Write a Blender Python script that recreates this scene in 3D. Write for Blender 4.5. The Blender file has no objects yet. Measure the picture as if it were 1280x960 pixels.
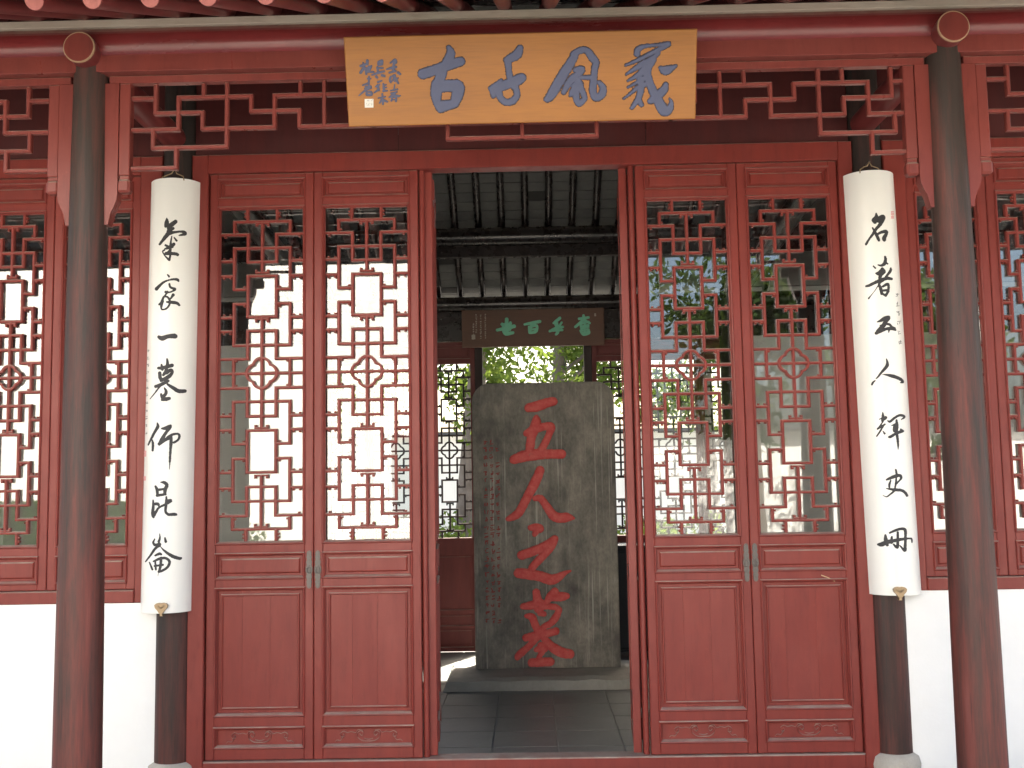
import bpy, math, random
import numpy as np
from mathutils import Vector, Matrix
random.seed(7); rng = np.random.default_rng(7)
sc = bpy.context.scene
COL = sc.collection
# ------------------------------------------------------------------ camera
FPX, PITCH, YAW, ROLL = 1303.5, 0.0924, -0.0155, -0.0173
CAM = np.array([0.02, 0.0, 1.62])
def cam_axes():
    p, y, r = PITCH, YAW, ROLL
    f = np.array([math.sin(y)*math.cos(p), math.cos(y)*math.cos(p), math.sin(p)])
    rt = np.array([math.cos(y), -math.sin(y), 0.0]); up = np.cross(rt, f)
    return rt*math.cos(r)+up*math.sin(r), -rt*math.sin(r)+up*math.cos(r), f
RT, UP, FW = cam_axes()
cd = bpy.data.cameras.new('camera'); cam = bpy.data.objects.new('camera', cd); COL.objects.link(cam)
cd.sensor_width = 36; cd.lens = FPX/1280*36; cd.clip_start = .05; cd.clip_end = 2000
cam.matrix_world = Matrix(((RT[0], UP[0], -FW[0], CAM[0]), (RT[1], UP[1], -FW[1], CAM[1]), (RT[2], UP[2], -FW[2], CAM[2]), (0, 0, 0, 1)))
sc.camera = cam
# ------------------------------------------------------------------ sky, sun, exposure
SUN_EL, SUN_AZ = math.radians(51), math.radians(26)      # azimuth clockwise from +Y (behind the hall, to the right)
w = bpy.data.worlds.new('World'); sc.world = w; w.use_nodes = True
nt = w.node_tree; bg = nt.nodes['Background']
sky = nt.nodes.new('ShaderNodeTexSky'); sky.sky_type = 'NISHITA'; sky.sun_disc = False
sky.sun_elevation = SUN_EL; sky.sun_rotation = SUN_AZ; sky.air_density = 1.0; sky.dust_density = 6.0
nt.links.new(sky.outputs[0], bg.inputs[0]); bg.inputs[1].default_value = 0.13
sl = bpy.data.lights.new('sun', 'SUN'); sl.energy = 5.0; sl.angle = math.radians(.55); sl.color = (1, .95, .88)
sun = bpy.data.objects.new('sun', sl); COL.objects.link(sun); sun.location = (6, 12, 20)
sd = Vector((math.sin(SUN_AZ)*math.cos(SUN_EL), math.cos(SUN_AZ)*math.cos(SUN_EL), math.sin(SUN_EL)))
sun.rotation_euler = (-sd).to_track_quat('-Z', 'Y').to_euler()
sc.view_settings.view_transform = 'Standard'; sc.view_settings.look = 'None'; sc.view_settings.gamma = 1
sc.view_settings.exposure = 2.55
sc.view_settings.use_white_balance = True; sc.view_settings.white_balance_temperature = 6800
sc.render.resolution_x = 1024; sc.render.resolution_y = 768
sc.render.engine = 'CYCLES'
sc.cycles.max_bounces = 10; sc.cycles.diffuse_bounces = 5; sc.cycles.transparent_max_bounces = 24; sc.cycles.glossy_bounces = 4
# ------------------------------------------------------------------ pixel helpers (photo pixels 1280x960)
def ray(u, v):
    return RT*((u-640)/FPX)+UP*((480-v)/FPX)+FW
def onY(u, v, Y):
    d = ray(u, v); t = Y/d[1]; return CAM+d*t
def on_plane(u, v, p0, n):
    d = ray(u, v); t = np.dot(np.array(p0)-CAM, n)/np.dot(d, n); return CAM+d*t
# ------------------------------------------------------------------ materials
def mat(name, rough=.5, spec=.5):
    m = bpy.data.materials.new(name); m.use_nodes = True; t = m.node_tree
    b = t.nodes['Principled BSDF']; b.inputs['Roughness'].default_value = rough; b.inputs['Specular IOR Level'].default_value = spec
    return m, t, b
def N(t, typ, **kw):
    n = t.nodes.new(typ)
    for k, v in kw.items():
        if hasattr(n, k) and not k.startswith('i_'): setattr(n, k, v)
    return n
def texco(t, scale=(1, 1, 1), kind='Object', rnd=True):
    c = N(t, 'ShaderNodeTexCoord'); mp = N(t, 'ShaderNodeMapping'); mp.inputs['Scale'].default_value = scale
    t.links.new(c.outputs[kind], mp.inputs['Vector'])
    if rnd:
        oi = N(t, 'ShaderNodeObjectInfo'); mu = N(t, 'ShaderNodeMath', operation='MULTIPLY'); mu.inputs[1].default_value = 37.0
        t.links.new(oi.outputs['Random'], mu.inputs[0]); t.links.new(mu.outputs[0], mp.inputs['Location'])
    return mp.outputs[0]
def noise(t, vec, scale, detail=4, rough=.6):
    n = N(t, 'ShaderNodeTexNoise'); n.inputs['Scale'].default_value = scale; n.inputs['Detail'].default_value = detail; n.inputs['Roughness'].default_value = rough
    t.links.new(vec, n.inputs['Vector']); return n.outputs['Fac']
def ramp(t, fac, stops):
    r = N(t, 'ShaderNodeValToRGB'); e = r.color_ramp.elements
    while len(e) < len(stops): e.new(.5)
    for el, (p, c) in zip(e, stops):
        el.position = p; el.color = (*c, 1) if len(c) == 3 else c
    t.links.new(fac, r.inputs[0]); return r.outputs[0]
def mixc(t, fac, a, b, mode='MIX'):
    m = N(t, 'ShaderNodeMix', data_type='RGBA', blend_type=mode)
    for s, x in ((m.inputs[0], fac), (m.inputs[6], a), (m.inputs[7], b)):
        if isinstance(x, (int, float)): s.default_value = x
        elif isinstance(x, tuple): s.default_value = (*x, 1)
        else: t.links.new(x, s)
    return m.outputs[2]
def bump(t, b, h, s=.3, d=.01):
    bp = N(t, 'ShaderNodeBump'); bp.inputs['Strength'].default_value = s; bp.inputs['Distance'].default_value = d
    t.links.new(h, bp.inputs['Height']); t.links.new(bp.outputs[0], b.inputs['Normal'])
def mul(t, a, b_):
    m = N(t, 'ShaderNodeMath', operation='MULTIPLY')
    for i, x in enumerate((a, b_)):
        if isinstance(x, (int, float)): m.inputs[i].default_value = x
        else: t.links.new(x, m.inputs[i])
    return m.outputs[0]
G3 = lambda v: (v, v, v)
def dusty(t, col, amount=.75, dust=(.36, .31, .26)):
    """settled dust on upward faces"""
    g = N(t, 'ShaderNodeNewGeometry'); s = N(t, 'ShaderNodeSeparateXYZ'); t.links.new(g.outputs['True Normal'], s.inputs[0])
    up = ramp(t, s.outputs['Z'], ((.3, G3(0)), (.68, G3(1))))
    nz = ramp(t, noise(t, texco(t), 9, 5), ((.3, G3(.45)), (.7, G3(1))))
    return mixc(t, mul(t, mul(t, up, nz), amount), col, dust)
def paint(name, c, c2, rough=.42, dust=.8, scale=(3, 3, .5), bs=.12, spec=.28, rv=1.0):
    m, t, b = mat(name, rough, spec)
    v = texco(t, scale); n1 = noise(t, v, 4, 6); n2 = noise(t, texco(t), 38, 3)
    col = mixc(t, ramp(t, n1, ((.32, G3(0)), (.68, G3(1)))), c, c2)
    # scuffs and bleached specks
    sp = ramp(t, n2, ((.66, G3(0)), (.76, G3(1)))); col = mixc(t, mul(t, sp, .18), col, (min(1, c[0]*1.7), c[1]*2.2, c[2]*2.2))
    st = ramp(t, noise(t, texco(t, tuple(x*4 for x in scale)), 3.1, 6, .7), ((.52, G3(0)), (.74, G3(1))))      # grime streaks along the grain
    col = mixc(t, mul(t, st, .42), col, tuple(x*.52 for x in c2))
    fd = ramp(t, noise(t, texco(t), 1.7, 5, .6), ((.48, G3(0)), (.74, G3(1))))                                  # faded, chalky patches
    col = mixc(t, mul(t, fd, .30), col, (c[0]*1.12+.02, c[1]*1.5+.012, c[2]*1.5+.012))
    ch = ramp(t, noise(t, texco(t), 85, 4, .7), ((.70, G3(0)), (.73, G3(1))))                                   # small chips
    col = mixc(t, mul(t, ch, .35), col, (.30, .17, .12))
    if dust: col = dusty(t, col, dust)
    t.links.new(col, b.inputs['Base Color'])
    t.links.new(ramp(t, n1, ((.2, G3(rough-.1*rv)), (.8, G3(rough+.14*rv)))), b.inputs['Roughness'])
    bump(t, b, noise(t, texco(t, tuple(6*x for x in scale)), 6, 5), bs, .003); return m
M = {}
M['red'] = paint('red_paint', (.205, .034, .026), (.170, .028, .022), .38, .9)
M['red_frieze'] = paint('red_paint_dimmed', (.185, .042, .034), (.150, .034, .028), .32)  # duller than the door red: weaker light up here put into the colour
M['red_beam'] = paint('red_paint_beam', (.165, .024, .024), (.125, .018, .018), .24, .5, (.5, 3, 3), .012, .5, .5)
M['red_rafter'] = paint('red_paint_rafter', (.150, .026, .025), (.115, .020, .020), .36, .5, (3, .5, 3), .01, .4, .3)
M['red_dark'] = paint('dark_shaded_red_paint', (.075, .014, .013), (.055, .011, .011), .5)  # darker red, with the shade under the veranda roof put into the colour
M['black_wood'] = paint('black_brown_wood', (.022, .015, .014), (.013, .011, .011), .27, .2, (3, .5, 3), .008, .5, .25)
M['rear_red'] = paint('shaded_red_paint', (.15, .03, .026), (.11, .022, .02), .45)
M['rear_lattice'] = paint('silhouette_lattice_wood', (.03, .014, .012), (.02, .011, .01), .45, .2)  # near-black: the backlit silhouette of the rear lattice put into the colour
def column_mat(name, a, b_, bias):
    m, t, b = mat(name, .5, .28)
    v = texco(t, (7, 7, .55)); n1 = noise(t, v, 2.2, 8, .7); n2 = noise(t, texco(t, (34, 34, 1.3)), 3, 4)
    c = N(t, 'ShaderNodeTexCoord'); s = N(t, 'ShaderNodeSeparateXYZ'); t.links.new(c.outputs['Object'], s.inputs[0])
    # paint wears through to red undercoat, more towards the foot
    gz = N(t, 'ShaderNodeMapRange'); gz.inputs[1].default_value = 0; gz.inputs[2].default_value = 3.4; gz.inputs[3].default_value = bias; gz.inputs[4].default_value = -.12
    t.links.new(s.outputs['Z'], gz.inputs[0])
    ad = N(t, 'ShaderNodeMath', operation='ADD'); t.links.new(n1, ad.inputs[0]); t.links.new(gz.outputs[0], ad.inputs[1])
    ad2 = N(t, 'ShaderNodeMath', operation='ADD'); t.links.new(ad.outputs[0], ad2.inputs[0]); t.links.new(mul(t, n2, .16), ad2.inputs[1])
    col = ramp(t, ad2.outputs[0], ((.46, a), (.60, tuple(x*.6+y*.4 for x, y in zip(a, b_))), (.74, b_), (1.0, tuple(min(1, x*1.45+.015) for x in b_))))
    t.links.new(col, b.inputs['Base Color']); t.links.new(ramp(t, n1, ((.3, G3(.42)), (.7, G3(.62)))), b.inputs['Roughness'])
    ck = ramp(t, noise(t, texco(t, (60, 60, 1.0)), 2.2, 3), ((.30, G3(1)), (.34, G3(0))))       # drying cracks along the grain
    t.links.new(mixc(t, mul(t, ck, .7), col, (.012, .010, .009)), b.inputs['Base Color'])
    bump(t, b, n2, .35, .005); return m
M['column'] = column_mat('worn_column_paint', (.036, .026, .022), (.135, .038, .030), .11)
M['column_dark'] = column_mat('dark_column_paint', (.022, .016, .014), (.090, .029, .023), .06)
def plaster(name, c=(.80, .80, .78)):
    m, t, b = mat(name, .85, .2)
    n1 = noise(t, texco(t, rnd=False), 1.4, 6); n2 = noise(t, texco(t, rnd=False), 60, 4)
    col = mixc(t, ramp(t, n1, ((.4, G3(0)), (.75, G3(1)))), c, tuple(x*.9 for x in c))
    t.links.new(col, b.inputs['Base Color']); bump(t, b, n2, .15, .004); return m
M['plaster'] = plaster('white_plaster')
M['plaster_old'] = plaster('white_plaster_old', (.80, .79, .76))
m, t, b = mat('white_lacquer', .3)
n1 = noise(t, texco(t, (2, 2, .6)), 3, 4); t.links.new(mixc(t, n1, (.80, .80, .76), (.74, .74, .70)), b.inputs['Base Color'])
bump(t, b, noise(t, texco(t, (30, 30, 1)), 5, 3), .04, .002); M['lacquer'] = m
m, t, b = mat('ink', .5, .3); t.links.new(mixc(t, noise(t, texco(t), 60, 4), (.018, .018, .02), (.05, .05, .053)), b.inputs['Base Color']); M['ink'] = m
m, t, b = mat('dark_rim', .6, .2); b.inputs['Base Color'].default_value = (.045, .032, .028, 1); M['rim'] = m
m, t, b = mat('faded_ink', .6, .3); b.inputs['Base Color'].default_value = (.22, .22, .21, 1); M['ink_faded'] = m
m, t, b = mat('seal_pink', .6, .3); b.inputs['Base Color'].default_value = (.70, .36, .36, 1); M['seal'] = m
m, t, b = mat('blue_pigment', .55, .35); t.links.new(mixc(t, noise(t, texco(t), 30, 5), (.050, .062, .118), (.072, .084, .145)), b.inputs['Base Color']); M['blue'] = m
m, t, b = mat('green_pigment', .6, .3); t.links.new(mixc(t, noise(t, texco(t), 30, 5), (.17, .50, .33), (.22, .58, .40)), b.inputs['Base Color']); M['green'] = m
m, t, b = mat('tan_pigment', .6, .3); b.inputs['Base Color'].default_value = (.38, .33, .27, 1); M['tan'] = m
m, t, b = mat('white_seal', .6, .3); b.inputs['Base Color'].default_value = (.62, .62, .58, 1); M['wseal'] = m
m, t, b = mat('grey_mark', .6, .3); b.inputs['Base Color'].default_value = (.33, .34, .33, 1); M['gmark'] = m
m, t, b = mat('carved_red', .6, .3)
nn = noise(t, texco(t, (1, 1, 1)), 22, 6, .7)
t.links.new(mixc(t, ramp(t, nn, ((.3, G3(0)), (.7, G3(1)))), (.56, .055, .052), (.66, .14, .12)), b.inputs['Base Color'])
wn_ = ramp(t, noise(t, texco(t), 34, 6, .75), ((.60, G3(0)), (.68, G3(1)))); t.links.new(mixc(t, mul(t, wn_, .45), b.inputs['Base Color'].links[0].from_socket, (.22, .13, .11)), b.inputs['Base Color']); bump(t, b, nn, .3, .004); M['carve'] = m
m, t, b = mat('faint_red', .7, .2); t.links.new(mixc(t, noise(t, texco(t), 60, 5), (.34, .05, .045), (.18, .07, .06)), b.inputs['Base Color']); M['carve_faint'] = m
def wood(name, c1, c2, c3, rough=.4, scale=(1.2, 8, 8), spec=.4):
    m, t, b = mat(name, rough, spec)
    v = texco(t, scale); n1 = noise(t, v, 2.0, 5); n2 = noise(t, texco(t, (scale[0]*2, scale[1]*6, scale[2]*6)), 3, 4)
    col = mixc(t, ramp(t, n1, ((.3, G3(0)), (.7, G3(1)))), c1, c2); col = mixc(t, mul(t, ramp(t, n2, ((.45, G3(0)), (.75, G3(1)))), .5), col, c3)
    t.links.new(col, b.inputs['Base Color']); bump(t, b, n2, .1, .002); return m
M['plaque'] = wood('orange_varnished_wood', (.315, .132, .033), (.262, .112, .033), (.20, .086, .028), .4, spec=.22)
M['plaque_brown'] = wood('brown_lacquer', (.125, .056, .030), (.095, .042, .024), (.07, .032, .02), .45)
# weathered stele stone with pale lime runs
m, t, b = mat('stele_stone', .75, .3)
v = texco(t, (1, 1, 1), rnd=False)
big = noise(t, texco(t, (1.3, 1, .75), rnd=False), 2.9, 8, .72); fine = noise(t, texco(t, (9, 9, 5), rnd=False), 6, 6, .7)
runs = noise(t, texco(t, (34, 3, .42), rnd=False), 2.1, 4, .55); runmask = noise(t, texco(t, (2, 2, 1.1), rnd=False), 1.7, 3)
col = ramp(t, big, ((.28, (.075, .072, .066)), (.43, (.165, .154, .134)), (.57, (.27, .248, .208)), (.72, (.38, .345, .29))))
col = mixc(t, mul(t, ramp(t, fine, ((.4, G3(0)), (.72, G3(1)))), .35), col, (.07, .068, .063))
rr = mul(t, ramp(t, runs, ((.600, G3(0)), (.645, G3(1)))), ramp(t, runmask, ((.38, G3(0)), (.58, G3(1)))))
col = mixc(t, mul(t, rr, .7), col, (.50, .48, .42))
dk = noise(t, texco(t, (7, 7, .5), rnd=False), 1.3, 4); col = mixc(t, mul(t, ramp(t, dk, ((.52, G3(0)), (.72, G3(1)))), .45), col, (.075, .072, .068))
t.links.new(col, b.inputs['Base Color']); bump(t, b, fine, .35, .008); M['stele'] = m
def stone(name, a, b_, rough=.8, sc_=3, bs=.3):
    m, t, b = mat(name, rough, .3)
    n1 = noise(t, texco(t), sc_, 8, .65); n2 = noise(t, texco(t), sc_*14, 5)
    col = mixc(t, ramp(t, n1, ((.3, G3(0)), (.7, G3(1)))), a, b_); col = mixc(t, mul(t, n2, .4), col, tuple(x*.6 for x in a))
    t.links.new(col, b.inputs['Base Color']); bump(t, b, n2, bs, .006); return m
M['plinth'] = stone('plinth_stone', (.26, .252, .225), (.38, .365, .33))
M['base_stone'] = stone('column_base_stone', (.40, .37, .32), (.52, .49, .43), .85, 9, .8)
M['floor_tile'] = stone('grey_floor_tile', (.150, .158, .148), (.22, .225, .21), .40, 2.2, .12)
M['mortar'] = stone('mortar', (.30, .30, .28), (.38, .38, .36))
M['paving'] = stone('courtyard_paving', (.24, .235, .215), (.31, .30, .275))
M['roof_brick'] = stone('grey_roof_brick', (.125, .128, .125), (.20, .20, .19), .85, 5, .2)
M['roof_brick_dark'] = stone('stained_roof_brick', (.040, .042, .042), (.075, .07, .065), .85, 5, .2)
M['roof_tile'] = stone('grey_roof_tile', (.06, .062, .066), (.10, .10, .105))
M['lath'] = paint('dusty_lath', (.36, .31, .26), (.29, .24, .20), .6, .3, (.5, 3, 3))
M['rafter_end'] = paint('rafter_end_skylit_pink', (.36, .12, .105), (.30, .10, .09), .6, 0)  # paler than the rafters: skylight on their ends painted into the discs
M['edge'] = paint('bare_wood_edge', (.40, .27, .17), (.33, .21, .13), .6, 0)
m, t, b = mat('bronze', .5); b.inputs['Metallic'].default_value = .35; t.links.new(mixc(t, noise(t, texco(t), 40, 4), (.08, .068, .06), (.16, .145, .13)), b.inputs['Base Color']); M['bronze'] = m
m, t, b = mat('brass', .4); b.inputs['Metallic'].default_value = .55; t.links.new(mixc(t, noise(t, texco(t), 60, 4), (.36, .26, .15), (.22, .16, .10)), b.inputs['Base Color']); M['brass'] = m
m, t, b = mat('straw', .7); b.inputs['Base Color'].default_value = (.55, .40, .22, 1); M['straw'] = m
m, t, b = mat('dark_lacquer', .22); b.inputs['Base Color'].default_value = (.018, .022, .028, 1); M['dark_lacquer'] = m
# thin window glass
m = bpy.data.materials.new('window_glass'); m.use_nodes = True; t = m.node_tree; t.nodes.clear()
o_ = N(t, 'ShaderNodeOutputMaterial'); tr = N(t, 'ShaderNodeBsdfTransparent'); gl = N(t, 'ShaderNodeBsdfGlossy'); fr = N(t, 'ShaderNodeFresnel'); mx = N(t, 'ShaderNodeMixShader')
tr.inputs[0].default_value = (.93, .95, .94, 1); gl.inputs['Roughness'].default_value = 0; gl.inputs[0].default_value = (1, 1, 1, 1); fr.inputs[0].default_value = 1.85
wv = noise(t, texco(t, (1, 1, 1)), 2.6, 2); bp = N(t, 'ShaderNodeBump'); bp.inputs['Strength'].default_value = .022; bp.inputs['Distance'].default_value = .02; t.links.new(wv, bp.inputs['Height']); t.links.new(bp.outputs[0], gl.inputs['Normal'])
t.links.new(fr.outputs[0], mx.inputs[0]); t.links.new(tr.outputs[0], mx.inputs[1]); t.links.new(gl.outputs[0], mx.inputs[2]); t.links.new(mx.outputs[0], o_.inputs[0]); M['glass'] = m
def leafmat(name, a, b_):
    m = bpy.data.materials.new(name); m.use_nodes = True; t = m.node_tree; t.nodes.clear()
    o_ = N(t, 'ShaderNodeOutputMaterial'); d = N(t, 'ShaderNodeBsdfDiffuse'); tl = N(t, 'ShaderNodeBsdfTranslucent'); mx = N(t, 'ShaderNodeMixShader'); mx.inputs[0].default_value = .4
    n = noise(t, texco(t), 1.1, 4); c = mixc(t, ramp(t, n, ((.35, G3(0)), (.65, G3(1)))), a, b_)
    t.links.new(c, d.inputs[0]); t.links.new(mixc(t, .5, c, (.20, .26, .03)), tl.inputs[0])
    t.links.new(d.outputs[0], mx.inputs[1]); t.links.new(tl.outputs[0], mx.inputs[2]); t.links.new(mx.outputs[0], o_.inputs[0]); return m
M['leaf'] = leafmat('leaf_green', (.045, .085, .022), (.085, .13, .035))
M['leaf2'] = leafmat('leaf_dark', (.030, .060, .022), (.055, .09, .03))
M['bark'] = stone('bark', (.10, .085, .07), (.17, .15, .13), .9, 6, .8)
M['grass'] = leafmat('lawn', (.06, .10, .03), (.09, .13, .04))
# ------------------------------------------------------------------ mesh builder
class MB:
    def __init__(s): s.v = []; s.f = []; s.sm = []
    def add(s, vs, fs, smooth=False):
        o = len(s.v); s.v += [tuple(map(float, p)) for p in vs]
        for f in fs: s.f.append([o+i for i in f]); s.sm.append(smooth)
    def box(s, x0, x1, y0, y1, z0, z1):
        s.add([(x0, y0, z0), (x1, y0, z0), (x1, y1, z0), (x0, y1, z0), (x0, y0, z1), (x1, y0, z1), (x1, y1, z1), (x0, y1, z1)],
              [(0, 1, 5, 4), (1, 2, 6, 5), (2, 3, 7, 6), (3, 0, 4, 7), (4, 5, 6, 7), (3, 2, 1, 0)]); return s
    def fbox(s, x0, x1, y0, y1, z0, z1, c=.004):
        """box whose front (y0) edges are chamfered"""
        s.add([(x0+c, y0, z0+c), (x1-c, y0, z0+c), (x1-c, y0, z1-c), (x0+c, y0, z1-c), (x0, y0+c, z0), (x1, y0+c, z0), (x1, y0+c, z1), (x0, y0+c, z1),
               (x0, y1, z0), (x1, y1, z0), (x1, y1, z1), (x0, y1, z1)],
              [(0, 1, 2, 3), (4, 5, 1, 0), (5, 6, 2, 1), (6, 7, 3, 2), (7, 4, 0, 3), (8, 9, 5, 4), (9, 10, 6, 5), (10, 11, 7, 6), (11, 8, 4, 7), (11, 10, 9, 8)]); return s
    def bbox(s, x0, x1, y0, y1, z0, z1, c=.01, j=0):
        """box with all edges chamfered, optionally irregular"""
        P = []; ax = ((x0, x1), (y0, y1), (z0, z1))
        import itertools
        idx = {}
        for sx, sy, sz in itertools.product((0, 1), repeat=3):
            for k in range(3):
                p = []
                for a, q in enumerate((sx, sy, sz)):
                    base = ax[a][q]; p.append(base if a == k else base+(c if q == 0 else -c))
                if j: p = [a+random.uniform(-j, j) for a in p]
                idx[(sx, sy, sz, k)] = len(P); P.append(p)
        F = []
        for k in range(3):
            a, b_ = [i for i in range(3) if i != k]
            for q in (0, 1):
                def key(i, jv):
                    t_ = [0, 0, 0]; t_[k] = q; t_[a] = i; t_[b_] = jv; return idx[(*t_, k)]
                F.append([key(0, 0), key(1, 0), key(1, 1), key(0, 1)])
        for k in range(3):   # edges along axis k
            a, b_ = [i for i in range(3) if i != k]
            for i in (0, 1):
                for jv in (0, 1):
                    def key(e, kk):
                        t_ = [0, 0, 0]; t_[k] = e; t_[a] = i; t_[b_] = jv; return idx[(*t_, kk)]
                    F.append([key(0, a), key(1, a), key(1, b_), key(0, b_)])
        for sx, sy, sz in itertools.product((0, 1), repeat=3): F.append([idx[(sx, sy, sz, k)] for k in range(3)])
        s.add(P, F); return s
    def tube(s, pts, rad, n=12, cap=True, smooth=True):
        pts = [Vector(p) for p in pts]; rad = rad if isinstance(rad, (list, tuple)) else [rad]*len(pts)
        vs = []; fs = []
        prev = None
        for i, p in enumerate(pts):
            d = (pts[min(i+1, len(pts)-1)]-pts[max(i-1, 0)]).normalized()
            a = prev if prev is not None else (Vector((0, 0, 1)) if abs(d.z) < .9 else Vector((1, 0, 0)))
            x = (a-d*a.dot(d)).normalized(); prev = x; y = d.cross(x)
            for k in range(n):
                th = 2*math.pi*k/n; vs.append(p+(x*math.cos(th)+y*math.sin(th))*rad[i])
        for i in range(len(pts)-1):
            for k in range(n): fs.append((i*n+k, i*n+(k+1) % n, (i+1)*n+(k+1) % n, (i+1)*n+k))
        s.add(vs, fs, smooth)
        if cap:
            s.add(vs[:n], [tuple(range(n))[::-1]]); s.add(vs[-n:], [tuple(range(n))])
        return s
    def ring(s, x0, x1, z0, z1, prof, fill=False):
        """mitred frame: prof = [(inset, y), ...]"""
        vs = []; fs = []
        for ins, y in prof: vs += [(x0+ins, y, z0+ins), (x1-ins, y, z0+ins), (x1-ins, y, z1-ins), (x0+ins, y, z1-ins)]
        for i in range(len(prof)-1):
            for k in range(4): a = i*4; fs.append((a+k, a+(k+1) % 4, a+4+(k+1) % 4, a+4+k))
        if fill: e = (len(prof)-1)*4; fs.append((e, e+1, e+2, e+3))
        s.add(vs, fs); return s
    def prism(s, poly, y0, y1, c=0, axis='y'):
        """outline (x,z) extruded y0..y1"""
        n = len(poly); P = [(x, y0, z) for x, z in poly]+[(x, y1, z) for x, z in poly]
        fs = [tuple(range(n)), tuple(range(n, 2*n))[::-1]]+[(i, i+n, (i+1) % n+n, (i+1) % n) for i in range(n)]
        s.add(P, fs); return s
    def mesh(s, name):
        me = bpy.data.meshes.new(name); me.from_pydata(s.v, [], s.f)
        me.polygons.foreach_set('use_smooth', s.sm); me.update(); return me
    def build(s, name, m, parent=None, loc=None, me=None):
        return link(name, s.mesh(name), m, parent, loc)
def link(name, me, m, parent=None, loc=None, rz=0):
    if m and not me.materials: me.materials.append(M[m] if isinstance(m, str) else m)
    o = bpy.data.objects.new(name, me); COL.objects.link(o)
    if parent: o.parent = parent
    if loc: o.location = loc
    if rz: o.rotation_euler.z = rz
    return o
def tag(o, label=None, cat=None, group=None, kind=None):
    if label: o['label'] = label
    if cat: o['category'] = cat
    if group: o['group'] = group
    if kind: o['kind'] = kind
    return o
def empty(name, loc=(0, 0, 0)):
    o = bpy.data.objects.new(name, None); COL.objects.link(o); o.location = loc; return o
# ------------------------------------------------------------------ brush writing: strokes -> clean relief mesh
def spl(pts):
    if len(pts) < 3: return pts
    P = [np.array(p, float) for p in pts]; out = []
    for i in range(len(P)-1):
        p0, p1, p2, p3 = P[max(i-1, 0)], P[i], P[i+1], P[min(i+2, len(P)-1)]
        for k in range(4):
            t_ = k/4; out.append(.5*((2*p1)+(-p0+p2)*t_+(2*p0-5*p1+4*p2-p3)*t_**2+(-p0+3*p1-3*p2+p3)*t_**3))
    return out+[P[-1]]
def crop(x0, y0, s, strokes, wk=1.0):
    return [[(x0+x/s, y0+y/s, max(.2, wd*wk/2/s)) for x, y, wd in st] for st in strokes]
def glyph(strokes, mapper, hfun, res=.45, rag=.18, name='character'):
    """union of tapered strokes in photo pixels, contoured by marching squares and laid on a surface"""
    segs = []
    for st in strokes:
        q = spl(st)
        if len(q) == 1: q = q*2
        for a, b_ in zip(q[:-1], q[1:]): segs.append((a, b_))
    A = np.array([[*a, *b_] for a, b_ in segs])
    x0 = min(A[:, 0].min(), A[:, 3].min())-A[:, 2].max()-2; x1 = max(A[:, 0].max(), A[:, 3].max())+A[:, 2].max()+2
    y0 = min(A[:, 1].min(), A[:, 4].min())-A[:, 2].max()-2; y1 = max(A[:, 1].max(), A[:, 4].max())+A[:, 2].max()+2
    nx = int((x1-x0)/res)+2; ny = int((y1-y0)/res)+2
    X, Y = np.meshgrid(x0+np.arange(nx)*res, y0+np.arange(ny)*res); D = np.full(X.shape, 1e3)
    for ax, ay, ar, bx, by, br in A:
        r_ = max(ar, br)+2.5
        i0 = max(0, int((min(ax, bx)-r_-x0)/res)); i1 = min(nx, int((max(ax, bx)+r_-x0)/res)+2)
        j0 = max(0, int((min(ay, by)-r_-y0)/res)); j1 = min(ny, int((max(ay, by)+r_-y0)/res)+2)
        xs = X[j0:j1, i0:i1]; ys = Y[j0:j1, i0:i1]; dx, dy = bx-ax, by-ay; L = dx*dx+dy*dy+1e-9
        t_ = np.clip(((xs-ax)*dx+(ys-ay)*dy)/L, 0, 1)
        d = np.hypot(xs-ax-t_*dx, ys-ay-t_*dy)-(ar+t_*(br-ar)); D[j0:j1, i0:i1] = np.minimum(D[j0:j1, i0:i1], d)
    if rag:
        g = rng.normal(size=(ny//2+3, nx//2+3)); g = (g[:-1, :-1]+g[1:, :-1]+g[:-1, 1:]+g[1:, 1:])/2
        D = D+rag*np.kron(g, np.ones((2, 2)))[:ny, :nx]
    ins = D < 0
    V = []; F = []; cache = {}
    def vid(key, x, y, d):
        if key not in cache: cache[key] = len(V); V.append((x, y, d))
        return cache[key]
    cnt = ins[:-1, :-1].astype(int)+ins[1:, :-1]+ins[:-1, 1:]+ins[1:, 1:]
    for j, i in zip(*np.nonzero(cnt)):
        cs = ((j, i), (j, i+1), (j+1, i+1), (j+1, i)); poly = []
        for k in range(4):
            a = cs[k]; b_ = cs[(k+1) % 4]; da, db = D[a], D[b_]
            if da < 0: poly.append(vid(a, X[a], Y[a], da))
            if (da < 0) != (db < 0):
                t_ = da/(da-db); key = (min(a, b_), max(a, b_))
                poly.append(vid(key, X[a]+(X[b_]-X[a])*t_, Y[a]+(Y[b_]-Y[a])*t_, 0))
        if len(poly) >= 3: F.append(poly[::-1])
    mb = MB(); P = [mapper(x, y, hfun(-d)) for x, y, d in V]
    mb.add(P, F, True); return mb
plate = lambda H, e=1.0: (lambda d: .0006+H*min(1, d/e))
# ------------------------------------------------------------------ setting: ground, courtyard, floors
GZ = -.13
g = MB().box(-200, 200, -200, 300, GZ-.3, GZ); tag(g.build('ground', 'paving'), kind='structure')
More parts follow.
